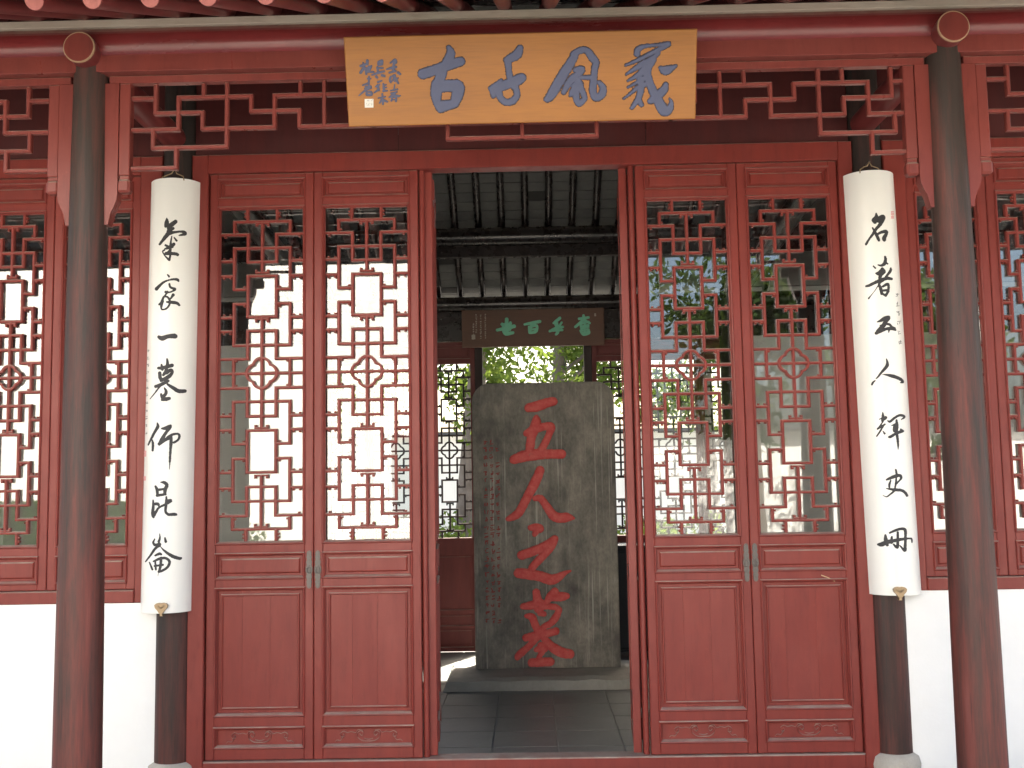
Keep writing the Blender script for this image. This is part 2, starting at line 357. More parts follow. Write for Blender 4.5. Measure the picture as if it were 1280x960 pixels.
# veranda platform with stone slabs
pl = MB(); pl.box(-6.4, 6.4, 3.75, 5.70, GZ+.004, -.012); plat = tag(pl.build('veranda_floor', 'mortar'), kind='structure')
sm_ = MB().bbox(0, .792, 0, .642, -.01, .0, .003).mesh('stone_slab')
for i in range(-8, 8):
    for j in range(3): link('stone_slab', sm_, 'plinth', plat, (i*.8+.004, 3.754+j*.647, 0))
fl = tag(MB().box(-6.4, 6.4, 5.95, 10.16, GZ+.004, -.008).build('hall_floor', 'mortar'), kind='structure')
tm = MB().bbox(0, .392, 0, .392, -.006, 0, .002).mesh('floor_tile')
for i in range(-6, 7):
    for j in range(11): link('floor_tile', tm, 'floor_tile', fl, (i*.4-.24+.004, 5.954+j*.4-.2 if j else 5.954, 0 if j else -.0008))
# ------------------------------------------------------------------ the hall
hall = tag(empty('memorial_hall', (0, 4.66, 0)), 'dark red timber memorial hall with lattice doors, veranda columns and white low walls', 'hall')
class HallParent: pass
def hp(o): o.parent = hall; o.matrix_parent_inverse = hall.matrix_basis.inverted() if False else Matrix.Translation((0, -4.66, 0)); return o
def H(mb, name, m, loc=None): return hp(mb.build(name, m, None, loc))
YO, YD = 4.66, 5.80
XL, XR = -1.982, 1.948
# outer columns, bases, tie beams
for X in (XL, XR):
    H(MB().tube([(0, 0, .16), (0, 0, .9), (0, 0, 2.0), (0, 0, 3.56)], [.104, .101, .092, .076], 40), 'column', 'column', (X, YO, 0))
    H(MB().tube([(0, 0, .001), (0, 0, .05), (0, 0, .11), (0, 0, .165)], [.15, .165, .16, .12], 32), 'column_base', 'base_stone', (X, YO, 0))
    tb = H(MB().tube([(X, 4.525, 3.605), (X, 5.80, 3.605)], .070, 32), 'tie_beam', 'red_rafter')
    e = MB().tube([(X, 4.5185, 3.605), (X, 4.53, 3.605)], .0712, 32); o = e.build('edge_band', 'edge'); o.parent = tb
    e = MB().tube([(X, 4.5165, 3.605), (X, 4.52, 3.605)], .066, 32); o = e.build('end_face', 'red_frieze'); o.parent = tb
XIL, XIR = -1.965, 1.965
for X in (XIL, XIR):
    H(MB().tube([(0, 0, .10), (0, 0, 1.5), (0, 0, 4.2)], [.105, .102, .092], 40), 'column', 'column_dark', (X, 5.86, 0))
    r_ = [.125, .138, .142, .132, .108]; H(MB().tube([(0, 0, .001), (0, 0, .03), (0, 0, .07), (0, 0, .11), (0, 0, .128)], r_, 32), 'column_base', 'base_stone', (X, 5.86, 0))
for X in (-5.1, 5.1):
    for Y in (YO, 5.86): H(MB().tube([(0, 0, .001), (0, 0, 3.6)], .1, 24), 'column', 'column', (X, Y, 0))
# eave purlin with lath, architrave
px0, px1 = -6.3, 6.3
H(MB().tube([(px0, YO, 3.662), (px1, YO, 3.662)], .088, 40), 'eave_purlin', 'red_beam')
H(MB().fbox(px0, px1, 4.572, 4.70, 3.722, 3.757, .003), 'lath', 'lath')
for a, b_ in ((px0, XL-.0), (XL, XR), (XR, px1)):
    H(MB().fbox(a+.001, b_-.001, 4.600, 4.72, 3.520, 3.604, .003), 'architrave', 'red_frieze')
# hanging lattice friezes
def seg_to_bars(segs, Y, tw=.018, dp=.028):
    for (x0, z0), (x1, z1) in segs:
        mb = MB()
        if abs(x1-x0) > abs(z1-z0):
            z = (z0+z1)/2; a, b_ = sorted((x0, x1)); mb.fbox(a-tw/2+.001, b_+tw/2-.001, Y+.0015, Y+dp, z-tw/2, z+tw/2, .004)
        else:
            x = (x0+x1)/2; a, b_ = sorted((z0, z1)); mb.fbox(x-tw/2, x+tw/2, Y, Y+dp-.002, a-tw/2+.0015, b_+tw/2-.0015, .004)
        yield mb
LZ = {300: 3.477, 345: 3.434, 350: 3.434, 362: 3.415, 415: 3.345, 410: 3.352, 468: 3.268, 480: 3.252, 535: 3.175, 602: 3.075}
# x from the photo (crop scale 2.977), left half; z levels measured on the frieze plane
def fx(c): return onY(c/2.977, 130, YO)[0]
Zt, Za, Zb, Zc, Zd, Ze = 3.470, 3.412, 3.340, 3.262, 3.175, 3.080
def half_frieze():
    S = []
    h = lambda a, b_, z: S.append(((fx(a), z), (fx(b_), z)))
    v_ = lambda a, z0, z1: S.append(((fx(a), z0), (fx(a), z1)))
    h(497, 580, Za); v_(580, Zt, Zb); h(580, 755, Zb); v_(755, Zb, Zc); h(755, 1022, Zc); v_(1022, Zc, Za)
    v_(665, Za, Zc); h(665, 935, Za); v_(935, Za, Zb); h(935, 1115, Zb); v_(1115, Zb, Zc); h(497, 665, Zc)
    v_(758, Zt, Za); v_(845, Zt, Zd); v_(572, Zc, Zd); h(572, 843, Zd); v_(658, Zd, Ze); h(497, 658, Ze)
    h(1022, 1300, Za); v_(1118, Zt, Za); v_(1207, Zt, Zc); h(1115, 1390, Zc)
    v_(1390, Zc, Za); h(1300, 1480, Za); v_(1300, Za, Zb); h(1300, 1480, Zb); v_(1480, Zt, Zb); h(1480, 1660, Za)
    h(1390, 1665, Zc); v_(1570, Zt, Zc); h(1665, 1940, Zc); v_(1665, Zc, 3.188); v_(1755, Zt, Zc); v_(1850, Za, Zc); h(1660, 1940, Za)
    h(1665, 1940, 3.188)
    return S
cx_f = onY(652, 130, YO)[0]
hl = half_frieze()
frz = H(MB().fbox(XL+.089, XR-.089, YO-.012, YO+.03, 3.482, 3.518, .003), 'hanging_lattice', 'red_frieze')
ends = lambda: None
def bars_under(parent, segs):
    for mb in seg_to_bars(segs, YO-.010):
        o = mb.build('lattice_bar', 'red_frieze'); o.parent = parent; o.matrix_parent_inverse = Matrix.Identity(4)
bars_under(frz, hl); bars_under(frz, [((2*cx_f-a[0], a[1]), (2*cx_f-b_[0], b_[1])) for a, b_ in hl])
bars_under(frz, [((cx_f, 3.188), (cx_f, Zc))])
def bracket(X, s, parent):
    """jamb board against the column with its carved foot, plus the lattice end stile and drop"""
    a = X+s*.083
    zz = [3.480, 2.955, 2.93, 2.90, 2.87, 2.835, 2.815]; xx = [.055, .055, .052, .040, .026, .018, .014]
    poly = [(a-s*.012, 3.480)]+[(a+s*x, z) for x, z in zip(xx, zz)]+[(a-s*.012, 2.815)]
    if s < 0: poly = poly[::-1]
    o = MB().prism(poly, YO-.020, YO+.034).build('jamb_board', 'red_frieze'); o.parent = parent
    b0 = a+s*.0565; b1 = a+s*.107; x0, x1 = sorted((b0, b1))
    o = MB().fbox(x0, x1, YO-.016, YO+.03, 3.045, 3.480, .004).build('end_stile', 'red_frieze'); o.parent = parent
    o = MB().fbox(x0+.002, x1-.002, YO-.010, YO+.026, 3.026, 3.046, .004).build('drop_neck', 'red_frieze'); o.parent = parent
    o = MB().bbox(x0-.004, x1+.004, YO-.022, YO+.034, 2.965, 3.027, .010).build('drop_block', 'red_frieze'); o.parent = parent
bracket(XL, 1, frz); bracket(XR, -1, frz)
for X, s, xe in ((XL, -1, -5.0), (XR, 1, 5.0)):
    a, b_ = sorted((X+s*.089, xe)); fs_ = H(MB().fbox(a, b_, YO-.012, YO+.03, 3.482, 3.518, .003), 'hanging_lattice', 'red_frieze')
    bracket(X, s, fs_)
    off = X+s*.19
    S = [((off+s*abs(fx(500)-p[0]), p[1]), (off+s*abs(fx(500)-q[0]), q[1])) for p, q in hl]
    bars_under(fs_, [q for q in S if max(abs(q[0][0]), abs(q[1][0])) < 4.9])
# ------------------------------------------------------------------ lattice pattern
TW, DP = .0172, .026
def lattice_groups(xc, hw, zc, hh):
    X = lambda u: xc+u*hw
    G = []
    def V(mb, u, v0, v1, e0=1, e1=1):
        z0, z1 = sorted((zc+v0*hh, zc+v1*hh)); mb.fbox(X(u)-TW/2, X(u)+TW/2, .0120, .0120+DP, z0-TW/2+.0012, z1+TW/2-.0012, .0045)
    def Hh(mb, u0, u1, v):
        a, b_ = sorted((X(u0), X(u1))); mb.fbox(a-TW/2+.0012, b_+TW/2-.0012, .0135, .0135+DP-.003, zc+v*hh-TW/2, zc+v*hh+TW/2, .0045)
    def nub(mb, x, z, sx, sz, n=.012):
        a, b_ = sorted((x, x+sx*n)); c, d = sorted((z, z+sz*n)); mb.fbox(a, b_, .0150, .0360, c, d, .003)
    for s in (1, -1):
        for u in (-.36, .36):
            m_ = MB(); V(m_, u, s*.935, s*1.0)
            q = 1 if u > 0 else -1
            nub(m_, X(u)+q*TW*.4, zc+s*hh*.985, q, -s); nub(m_, X(u)+q*TW*.4, zc+s*hh*.952, q, s); G.append(m_)
        m_ = MB(); Hh(m_, -.68, .68, s*.928); V(m_, -.68, s*.862, s*.928); V(m_, .68, s*.862, s*.928)
        for q in (-1, 1): nub(m_, X(q*.68)-q*TW*.4, zc+s*hh*.862, -q, s)
        G.append(m_)
        m_ = MB(); Hh(m_, -1.0, -.345, s*.849); Hh(m_, .345, 1.0, s*.849); V(m_, -.345, s*.679, s*.849); V(m_, .345, s*.679, s*.849); Hh(m_, -.345, .345, s*.679)
        for q in (-1, 1): nub(m_, X(q*.93), zc+s*hh*.849-s*TW*.4, -q, -s)
        G.append(m_)
        m_ = MB(); Hh(m_, -.68, .68, s*.764); V(m_, -.68, s*.511, s*.764); V(m_, .68, s*.511, s*.764); Hh(m_, -.68, -.38, s*.511); Hh(m_, .38, .68, s*.511)
        for q in (-1, 1): nub(m_, X(q*.40), zc+s*hh*.511+s*TW*.4, q, s)
        G.append(m_)
        m_ = MB(); V(m_, 0, s*.616, s*.918)
        for z, q in ((.916, -1), (.612, 1)):
            a = zc+s*hh*z; m_.fbox(X(-.17), X(.17), .0142, .036, a-.006, a+.006, .003)
            for k in (-1, 1): nub(m_, X(k*.17), a+s*q*.004, -k, s*q, .014)
        G.append(m_)
        m_ = MB(); Hh(m_, -.345, .345, s*.593); Hh(m_, -.345, .345, s*.343); V(m_, -.345, s*.343, s*.593); V(m_, .345, s*.343, s*.593); G.append(m_)
        for vv, q in ((.685, 1), (.593, -1), (.339, 1), (.256, -1)):
            for k in (-1, 1):
                m_ = MB(); Hh(m_, k*.70, k*1.0, s*vv)
                nub(m_, X(k*.95), zc+s*hh*vv+s*q*TW*.4, -k, s*q); nub(m_, X(k*.74), zc+s*hh*vv+s*q*TW*.4, k, s*q); G.append(m_)
        m_ = MB(); Hh(m_, -.68, -.38, s*.423); Hh(m_, .38, .68, s*.423); V(m_, -.68, s*.170, s*.423); V(m_, .68, s*.170, s*.423); Hh(m_, -.68, .68, s*.170)
        for q in (-1, 1): nub(m_, X(q*.40), zc+s*hh*.423-s*TW*.4, q, -s)
        G.append(m_)
        m_ = MB(); Hh(m_, -.345, .345, s*.258); V(m_, -.345, s*.088, s*.258); V(m_, .345, s*.088, s*.258); Hh(m_, -1.0, -.345, s*.088); Hh(m_, .345, 1.0, s*.088); G.append(m_)
    m_ = MB(); V(m_, 0, -.331, .331)
    for s in (1, -1):
        a = zc+s*hh*.329; m_.fbox(X(-.17), X(.17), .0142, .036, a-.006, a+.006, .003)
        for k in (-1, 1): nub(m_, X(k*.17), a-s*.004, -k, -s, .014)
    G.append(m_)
    m_ = MB(); Hh(m_, -1.0, 1.0, 0); G.append(m_)
    for k in (-1, 1):
        m_ = MB(); V(m_, k*.68, -.078, .078)
        for s in (1, -1): nub(m_, X(k*.68)-k*TW*.4, zc+s*(.078*hh+.004), -k, -s, .014)
        G.append(m_)
    m_ = MB(); R_ = .365*hw; c, rho = .42, .58; n = 64; vs = []; fs = []
    for i in range(n):
        th = 2*math.pi*i/n; q = ((th+math.pi/4) % (math.pi/2))-math.pi/4
        r_ = R_*(c*math.cos(q)+math.sqrt(rho**2-(c*math.sin(q))**2))
        for rr_, y in ((r_-TW/2, .038), (r_-TW/2, .014), (r_-TW/2+.004, .0102), (r_+TW/2-.004, .0102), (r_+TW/2, .014), (r_+TW/2, .038)):
            vs.append((xc+rr_*math.cos(th), y, zc+rr_*math.sin(th)))
    for i in range(n):
        for k in range(6): fs.append((i*6+k, i*6+(k+1) % 6, ((i+1) % n)*6+(k+1) % 6, ((i+1) % n)*6+k))
    m_.add(vs, fs); G.append(m_)
    return G
def merge(G):
    a = MB()
    for g_ in G: a.add(g_.v, g_.f)
    return a
DOOR_Z = dict(top=3.400, p1=(3.255, 3.366), lat=(1.296, 3.204), p2=(1.104, 1.240), p3=(.362, 1.050), p4=(.192, .298), bot=.127)
def leaf(name, x0, wd, Y, full=True, bars=True, red='red', lat='red', rot=None, zmap=None, mats=None):
    """one door or window leaf, front at local y=0"""
    ZZ = DOOR_Z; s = .052
    fr_ = MB(); bot = ZZ['bot'] if full else 1.056
    g_ = .0015
    fr_.fbox(g_, s, 0, .045, bot, ZZ['top'], .004); fr_.fbox(wd-s, wd-g_, 0, .045, bot, ZZ['top'], .004)
    zs = [ZZ['top'], ZZ['p1'][1], ZZ['p1'][0], ZZ['lat'][1], ZZ['lat'][0], ZZ['p2'][1]]
    zs += [ZZ['p2'][0], ZZ['p3'][1], ZZ['p3'][0], ZZ['p4'][1], ZZ['p4'][0], bot] if full else [1.095, bot]
    for k in range(0, len(zs), 2): fr_.fbox(s-.001, wd-s+.001, .0018, .043, zs[k+1], zs[k], .004)
    p2 = ZZ['p2'] if full else (1.095, ZZ['p2'][1])
    pan = [ZZ['p1'], p2]+([ZZ['p3'], ZZ['p4']] if full else [])
    # mouldings round every opening
    for a, b_ in pan+[ZZ['lat']]:
        fr_.ring(s-.0005, wd-s+.0005, a-.0005, b_+.0005, [(-.006, .006), (-.006, -.0030), (-.001, -.0095), (.005, -.007), (.0085, .004), (.0125, .007), (.0135, .024)])
    o = link(name, fr_.mesh(name), red); o.location = (x0, Y, 0); hp(o)
    if rot: o.rotation_euler.z = rot
    def sub(mb, nm, m_):
        c = mb.build(nm, m_); c.parent = o; return c
    for n_, (a, b_) in enumerate(pan):
        big = full and n_ == 2
        if big:   # three planks with joints, raised field
            k = [s+.012, s+.012+(wd-2*s-.024)*random.uniform(.26, .34), s+.012+(wd-2*s-.024)*random.uniform(.60, .70), wd-s-.012]
            for i in range(3): sub(MB().fbox(k[i]+.0002, k[i+1]-.0002, .021+.0003*i, .036, a+.011, b_-.011, .0004), 'plank', red)
            fld = MB(); fld.ring(s+.028, wd-s-.028, a+.03, b_-.03, [(0, .0245), (0, .0185), (.004, .0130), (.009, .0125), (.013, .0185), (.0132, .0245)]); sub(fld, 'field_moulding', red)
        else:
            pm = MB(); pm.fbox(s+.011, wd-s-.011, .021, .036, a+.011, b_-.011, .001)
            if n_ != 3: pm.ring(s+.026, wd-s-.026, a+.026 if b_-a > .12 else a+.022, b_-.026 if b_-a > .12 else b_-.022, [(0, .024), (.0, .019), (.007, .0125), (.010, .0120)], True)
            sub(pm, 'panel', red)
        if full and n_ == 3:   # carved cloud scroll
            zc_ = (a+b_)/2; xc_ = wd/2; S = []
            def P_(x, z, w_): return ((xc_+(x-xc_)*1.17)*1000, -(zc_+(z-zc_)*1.2)*1000, w_)
            for q in (-1, 1):
                S.append([P_(xc_+q*x, zc_+z, w_) for x, z, w_ in ((.0, -.024, 2.2), (.028, -.022, 2.2), (.050, -.008, 2.2), (.052, .012, 2.2), (.036, .022, 2.2), (.024, .012, 2.2), (.032, .000, 2.4), (.042, .008, 2.2))])
                S.append([P_(xc_+q*x, zc_+z, w_) for x, z, w_ in ((.030, .024, 1.8), (.050, .026, 1.8), (.062, .014, 1.8), (.080, .018, 1.8), (.100, .015, 1.8), (.118, .020, 2.0), (.132, .010, 2.0), (.128, -.004, 2.0), (.114, -.002, 2.2), (.118, .008, 2.0))])
                S.append([P_(xc_+q*x, zc_+z, w_) for x, z, w_ in ((.120, -.006, 1.8), (.132, -.020, 1.8), (.148, -.018, 1.8), (.158, -.026, 1.4))])
            S.append([P_(xc_+x, zc_+z, 2.0) for x, z in ((-.02, -.012), (0, -.016), (.02, -.012))])
            cb = glyph(S, lambda x, y, h: (x/1000, .0212-h, -y/1000), lambda d: .0004+.010*min(1, d/2.4), 1.2, .05)
            sub(cb, 'carving', red)
    gx0, gx1 = s+.0115, wd-s-.0115; gz0, gz1 = ZZ['lat'][0]+.0115, ZZ['lat'][1]-.0115
    G = lattice_groups((gx0+gx1)/2, (gx1-gx0)/2, (gz0+gz1)/2, (gz1-gz0)/2)
    if bars:
        for g2 in G: sub(g2, 'lattice_bar', lat)
    else: tag(sub(merge(G), 'lattice', lat), kind='stuff')
    sub(MB().box(gx0-.004, gx1+.004, .0395, .0425, gz0-.004, gz1+.004), 'glass_pane', 'glass')
    return o
def pull(parent, x, z):
    poly = []
    prof = [(.0, .105), (.008, .100), (.013, .090), (.011, .078), (.015, .068), (.010, .056), (.016, .040), (.012, .026), (.019, .010), (.019, -.010), (.012, -.026), (.016, -.040), (.010, -.056), (.015, -.068), (.011, -.078), (.013, -.090), (.008, -.100), (.0, -.105)]
    poly = [(x+a, z+b_) for a, b_ in prof[::-1]]+[(x-a, z+b_) for a, b_ in prof[1:-1]]
    mb = MB().prism(poly, -.0065, .002)
    n = 14; mb.tube([(x+.011*math.cos(2*math.pi*i/n), -.010, z-.004+.017*math.sin(2*math.pi*i/n)) for i in range(n+1)], .0032, 6, False)
    mb.tube([(x, -.014, z+.018), (x, .0, z+.018)], .006, 8)
    for dz in (.088, .06, -.06, -.088): mb.tube([(x, -.0095, z+dz), (x, -.004, z+dz)], .0042, 8)
    o = mb.build('door_pull', 'bronze'); o.parent = parent
LFX = (-1.785, -1.187, -.589); RGX = (.650, 1.226, 1.798)
YL = YD+.025
l1 = leaf('door_leaf', LFX[0], LFX[1]-LFX[0], YL); l2 = leaf('door_leaf', LFX[1], LFX[2]-LFX[1], YL)
r1 = leaf('door_leaf', RGX[0], RGX[1]-RGX[0], YL); r2 = leaf('door_leaf', RGX[1], RGX[2]-RGX[1], YL)
wl = LFX[1]-LFX[0]; wr = RGX[1]-RGX[0]
pull(l1, wl-.024, 1.150); pull(l2, .024, 1.150); pull(r1, wr-.024, 1.150); pull(r2, .024, 1.150)
# the two middle leaves stand open, swung into the hall
leaf('door_leaf', -.512, .575, YL+.050, bars=False, rot=math.radians(93.8))
leaf('door_leaf', .606, .575, YL+.050, bars=False, rot=math.radians(86.0))
for x in (-.571, .629):
    H(MB().tube([(x, YL+.034, .125), (x, YL+.034, 3.402)], .017, 16), 'pivot_post', 'red'); H(MB().box(x-.016, x+.016, YL+.04, YL+.075, .125, 3.402), 'pivot_stop', 'red_dark')
# door frame: posts, head, threshold
FX = 1.792; FO = 1.880
H(MB().fbox(-FO, -FX+.004, YD, YD+.10, .006, 3.508, .005), 'frame_post', 'red'); H(MB().fbox(FX+.008, FO, YD, YD+.10, .006, 3.508, .005), 'frame_post', 'red')
H(MB().fbox(-FX+.003, FX+.009, YD+.002, YD+.10, 3.402, 3.510, .005), 'frame_head', 'red')
H(MB().fbox(-FX+.003, FX+.009, YD+.003, YD+.12, .006, .124, .006), 'threshold', 'red')
H(MB().box(-1.87, 1.87, YD+.03, YD+.08, 3.509, 4.25), 'transom_board', 'red_dark')
for X in (-.70, .72): H(MB().box(X-.0015, X+.0015, YD+.0285, YD+.031, 3.515, 4.2), 'board_joint', 'black_wood')
# side bays: frame, sill, leaves, low wall
for s in (-1, 1):
    def bx(a, b_, *r, c=.005):
        x0, x1 = sorted((s*a, s*b_)); return MB().fbox(x0, x1, *r, c)
    H(bx(2.052, 2.176, YD, YD+.10, .985, 3.508), 'frame_post', 'red'); H(bx(2.177, 5.02, YD+.002, YD+.10, 3.402, 3.510), 'frame_head', 'red')
    H(bx(2.177, 5.02, YD-.006, YD+.12, .985, 1.054), 'sill_beam', 'red')
    H(MB().box(*sorted((s*2.03, s*5.05)), YD+.03, YD+.08, 3.509, 4.25), 'transom_board', 'red_dark')
    H(MB().box(*sorted((s*2.035, s*5.05)), YD+.004, YD+.26, .001, .984), 'low_wall', 'plaster')
    first = None
    for k in range(5):
        wd = .498 if s < 0 else .452
        x0 = s*(2.179+k*wd) if s > 0 else -(2.179+(k+1)*wd)
        if first is None: first = leaf('window_leaf', x0, wd, YL, full=False, bars=False)
        else:
            o = first.copy(); COL.objects.link(o); o.location.x = x0
            for ch in first.children:
                c = ch.copy(); COL.objects.link(c); c.parent = o; 
# walls closing the ends of the hall
for s in (-1, 1): H(MB().box(*sorted((s*5.12, s*5.36)), 5.7, 10.2, .001, 3.9), 'end_wall', 'plaster')
# ------------------------------------------------------------------ roof: front and rear slopes
FR = [(3.45, 3.310), (4.66, 3.832), (5.86, 4.34), (7.6, 5.10)]  # unseen front edge carried out past the rafters to shade the upper doors
RR = [(7.6, 5.10), (9.35, 3.94), (10.15, 3.44), (10.95, 3.06)]
def slab(prof, dz0, dz1, x0, x1):
    mb = MB(); n = len(prof)
    poly = [(y, z+dz1) for y, z in prof]+[(y, z+dz0) for y, z in prof[::-1]]
    m2 = len(poly); vs = [(x0, y, z) for y, z in poly]+[(x1, y, z) for y, z in poly]
    fs = [(i, (i+1) % m2, (i+1) % m2+m2, i+m2) for i in range(m2)]
    for i in range(n-1):
        q = (i, i+1, m2-2-i, m2-1-i); fs.append(q); fs.append(tuple(k+m2 for k in q[::-1]))
    mb.add(vs, fs); return mb
H(slab(FR, .075, .20, -6.3, 6.3), 'front_roof', 'roof_tile'); H(slab(RR, .075, .20, -6.3, 6.3), 'rear_roof', 'roof_tile')
H(slab([(3.60, 3.375), (4.66, 3.832), (5.86, 4.34)], .042, .072, -6.3, 6.3), 'eave_boarding', 'black_wood')
# ceiling boarding of grey bricks, one by one where the doorway shows them
SP = .2135
def slope_bricks(a, b_, x_lo, x_hi, off=.040):
    (y0, z0), (y1, z1) = a, b_; L = math.hypot(y1-y0, z1-z0); ang = math.atan2(z1-z0, y1-y0); nrow = int(L/.108)
    me = {}
    for key in ('roof_brick', 'roof_brick_dark'):
        me[key] = MB().bbox(-.1035, .1035, .0015, .1055, 0, .022, .0025).mesh('roof_brick'); me[key].materials.append(M[key])
    i = math.floor(x_lo/SP)
    while i*SP < x_hi:
        for r_ in range(nrow+1):
            t_ = r_*.108/L; y = y0+(y1-y0)*t_; z = z0+(z1-z0)*t_
            key = 'roof_brick_dark' if random.random() < .05 else 'roof_brick'
            o = bpy.data.objects.new('roof_brick', me[key]); COL.objects.link(o)
            o.location = ((i+.5)*SP+.02, y-math.sin(ang)*off, z+math.cos(ang)*off+random.uniform(0, .003)); o.rotation_euler.x = ang; hp(o)
        i += 1
slope_bricks((8.15, 4.7355), (9.35, 3.94), -1.5, 1.5); slope_bricks((9.35, 3.94), (10.15, 3.44), -1.5, 1.5)
H(slab([(7.6, 5.10), (8.14, 4.742)], .045, .07, -6.2, 6.2), 'ceiling_boarding', 'roof_brick')
for a, b_ in ((-6.2, -1.52), (1.52, 6.2)): H(slab([(8.15, 4.7355), (9.35, 3.94), (10.15, 3.44)], .045, .07, a, b_), 'ceiling_boarding', 'roof_brick')
H(slab([(5.88, 4.349), (7.6, 5.10)], .045, .07, -6.2, 6.2), 'ceiling_boarding', 'roof_brick')
H(slab([(10.17, 3.43), (10.95, 3.06)], .045, .07, -6.2, 6.2), 'eave_boarding', 'roof_brick')
# rafters
def rafter(p, q, r_, m_, name='rafter', x=0, end=False):
    o = hp(link(name, MB().tube([(0, *p), (0, *q)], r_, 14).mesh(name), m_)); o.location.x = x; return o
erm = MB().tube([(0, 3.66, 3.410), (0, 4.66, 3.830)], .036, 18).mesh('eave_rafter'); erm.materials.append(M['red_rafter'])
erm2 = MB().tube([(0, 4.66, 3.830), (0, 5.80, 4.31)], .036, 14).mesh('veranda_rafter'); erm2.materials.append(M['red_dark'])
cap_ = MB(); n = 18
d_ = Vector((0, 3.66-4.66, 3.410-3.83)).normalized(); cap_.tube([Vector((0, 3.66, 3.410))+d_*.0005, Vector((0, 3.66, 3.410))+d_*.004], .0345, 18)
capm = cap_.mesh('rafter_end'); capm.materials.append(M['rafter_end'])
rfm = MB().tube([(0, 8.10, 4.77), (0, 9.35, 3.94)], .033, 16).mesh('rafter'); rfm.materials.append(M['black_wood'])
rfm2 = MB().tube([(0, 9.35, 3.94), (0, 10.15, 3.44)], .031, 16).mesh('rafter'); rfm2.materials.append(M['black_wood'])
xr0 = onY(115, 3, 3.66)[0]
i = -19
while xr0+i*SP < 5.5:
    i += 1; x = xr0+i*SP
    if x < -5: continue
    o = hp(link('eave_rafter', erm, None)); o.location.x = x
    c = link('rafter_end', capm, None, o)
    if abs(x) < 3.4: o2 = hp(link('rafter', erm2, None)); o2.location.x = x
for i in range(-12, 13):
    x = i*SP+.02
    if abs(x) > 2.4: continue
    hp(link('rafter', rfm, None)).location.x = x; hp(link('rafter', rfm2, None)).location.x = x-.006
# inner purlins and beams
def bar(y, z, r_, m_='black_wood', x=5.1): H(MB().tube([(-x, y, z), (x, y, z)], r_, 28), 'purlin', m_)
bar(9.35, 3.835, .088); bar(7.6, 4.95, .09); bar(10.10, 3.345, .075); bar(5.86, 4.16, .09, 'red_dark')
H(MB().fbox(-5.1, 5.1, 9.32, 9.38, 3.645, 3.752, .006), 'purlin_board', 'black_wood')
H(MB().fbox(-5.1, 5.1, 10.07, 10.13, 2.985, 3.272, .006), 'purlin_board', 'black_wood')
for X in (-1.99, 1.99):
    H(MB().tube([(X, 5.86, 3.72), (X, 10.1, 3.30)], .085, 20), 'cross_beam', 'black_wood')
    H(MB().tube([(X, 10.12, .01), (X, 10.12, 3.35)], .095, 24), 'column', 'column_dark')
# ------------------------------------------------------------------ rear wall with lattice leaves
YB = 10.10
RO0, RO1 = onY(603, 450, YB)[0], onY(730, 450, YB)[0]
zr1 = onY(666, 430, YB)[2]
for s, X in ((-1, RO0), (1, RO1)):
    H(MB().fbox(*sorted((X, X+s*.075)), YB+.0, YB+.09, .006, 2.985, .004), 'rear_post', 'rear_lattice')
zt0 = onY(570, 455, YB)[2]; zb0 = onY(570, 672, YB)[2]
def rear_leaf(x0, wd, bars):
    s = .045; fr_ = MB(); zz = [2.984, 2.955, 2.80, zt0+.008, zb0-.008, .955, .42, .36, .26, .20]
    fr_.fbox(.001, s, 0, .045, .006, 2.984, .003); fr_.fbox(wd-s, wd-.001, 0, .045, .006, 2.984, .003)
    zs = [(2.945, 2.984), (zt0+.004, 2.82), (.92, zb0-.004), (.36, .40), (.22, .25), (.006, .05)]
    for a, b_ in zs: fr_.fbox(s-.001, wd-s+.001, .002, .043, a, b_, .004)
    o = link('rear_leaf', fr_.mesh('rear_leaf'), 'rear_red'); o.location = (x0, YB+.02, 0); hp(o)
    for a, b_ in ((2.82, 2.945), (.40, .92), (.25, .36), (.05, .22)):
        c = MB().fbox(s-.002, wd-s+.002, .016, .032, a-.002, b_+.002, .001); c.ring(s+.02, wd-s-.02, a+.018, b_-.018, [(0, .017), (0, .012), (.006, .009)], True); c = c.build('panel', 'rear_red'); c.parent = o
    gx0, gx1 = s, wd-s; G = lattice_groups((gx0+gx1)/2, (gx1-gx0)/2, (zt0+zb0)/2, (zt0-zb0)/2)
    if bars:
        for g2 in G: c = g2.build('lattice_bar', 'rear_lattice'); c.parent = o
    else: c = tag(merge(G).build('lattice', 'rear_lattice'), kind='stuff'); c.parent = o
    return o
wdr = .52
protos = {}
for s in (-1, 1):
    X = RO0-.076 if s < 0 else RO1+.076
    for k in range(3):
        x0 = X-(k+1)*wdr if s < 0 else X+k*wdr
        if k == 0: rear_leaf(x0, wdr, True)
        elif 'p' not in protos: protos['p'] = rear_leaf(x0, wdr, False)
        else:
            o = protos['p'].copy(); COL.objects.link(o); o.location.x = x0
            for ch in protos['p'].children: c = ch.copy(); COL.objects.link(c); c.parent = o
    xe = X+s*3*wdr
    H(MB().box(*sorted((xe+s*.002, s*5.1)), YB+.02, YB+.14, .001, 3.2), 'rear_wall', 'plaster_old')
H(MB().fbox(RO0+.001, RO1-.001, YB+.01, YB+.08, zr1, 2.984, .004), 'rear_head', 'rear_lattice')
H(MB().fbox(RO0-.076, RO1+.076, YB+.095, YB+.20, .001, .055, .004), 'rear_threshold', 'red_dark')
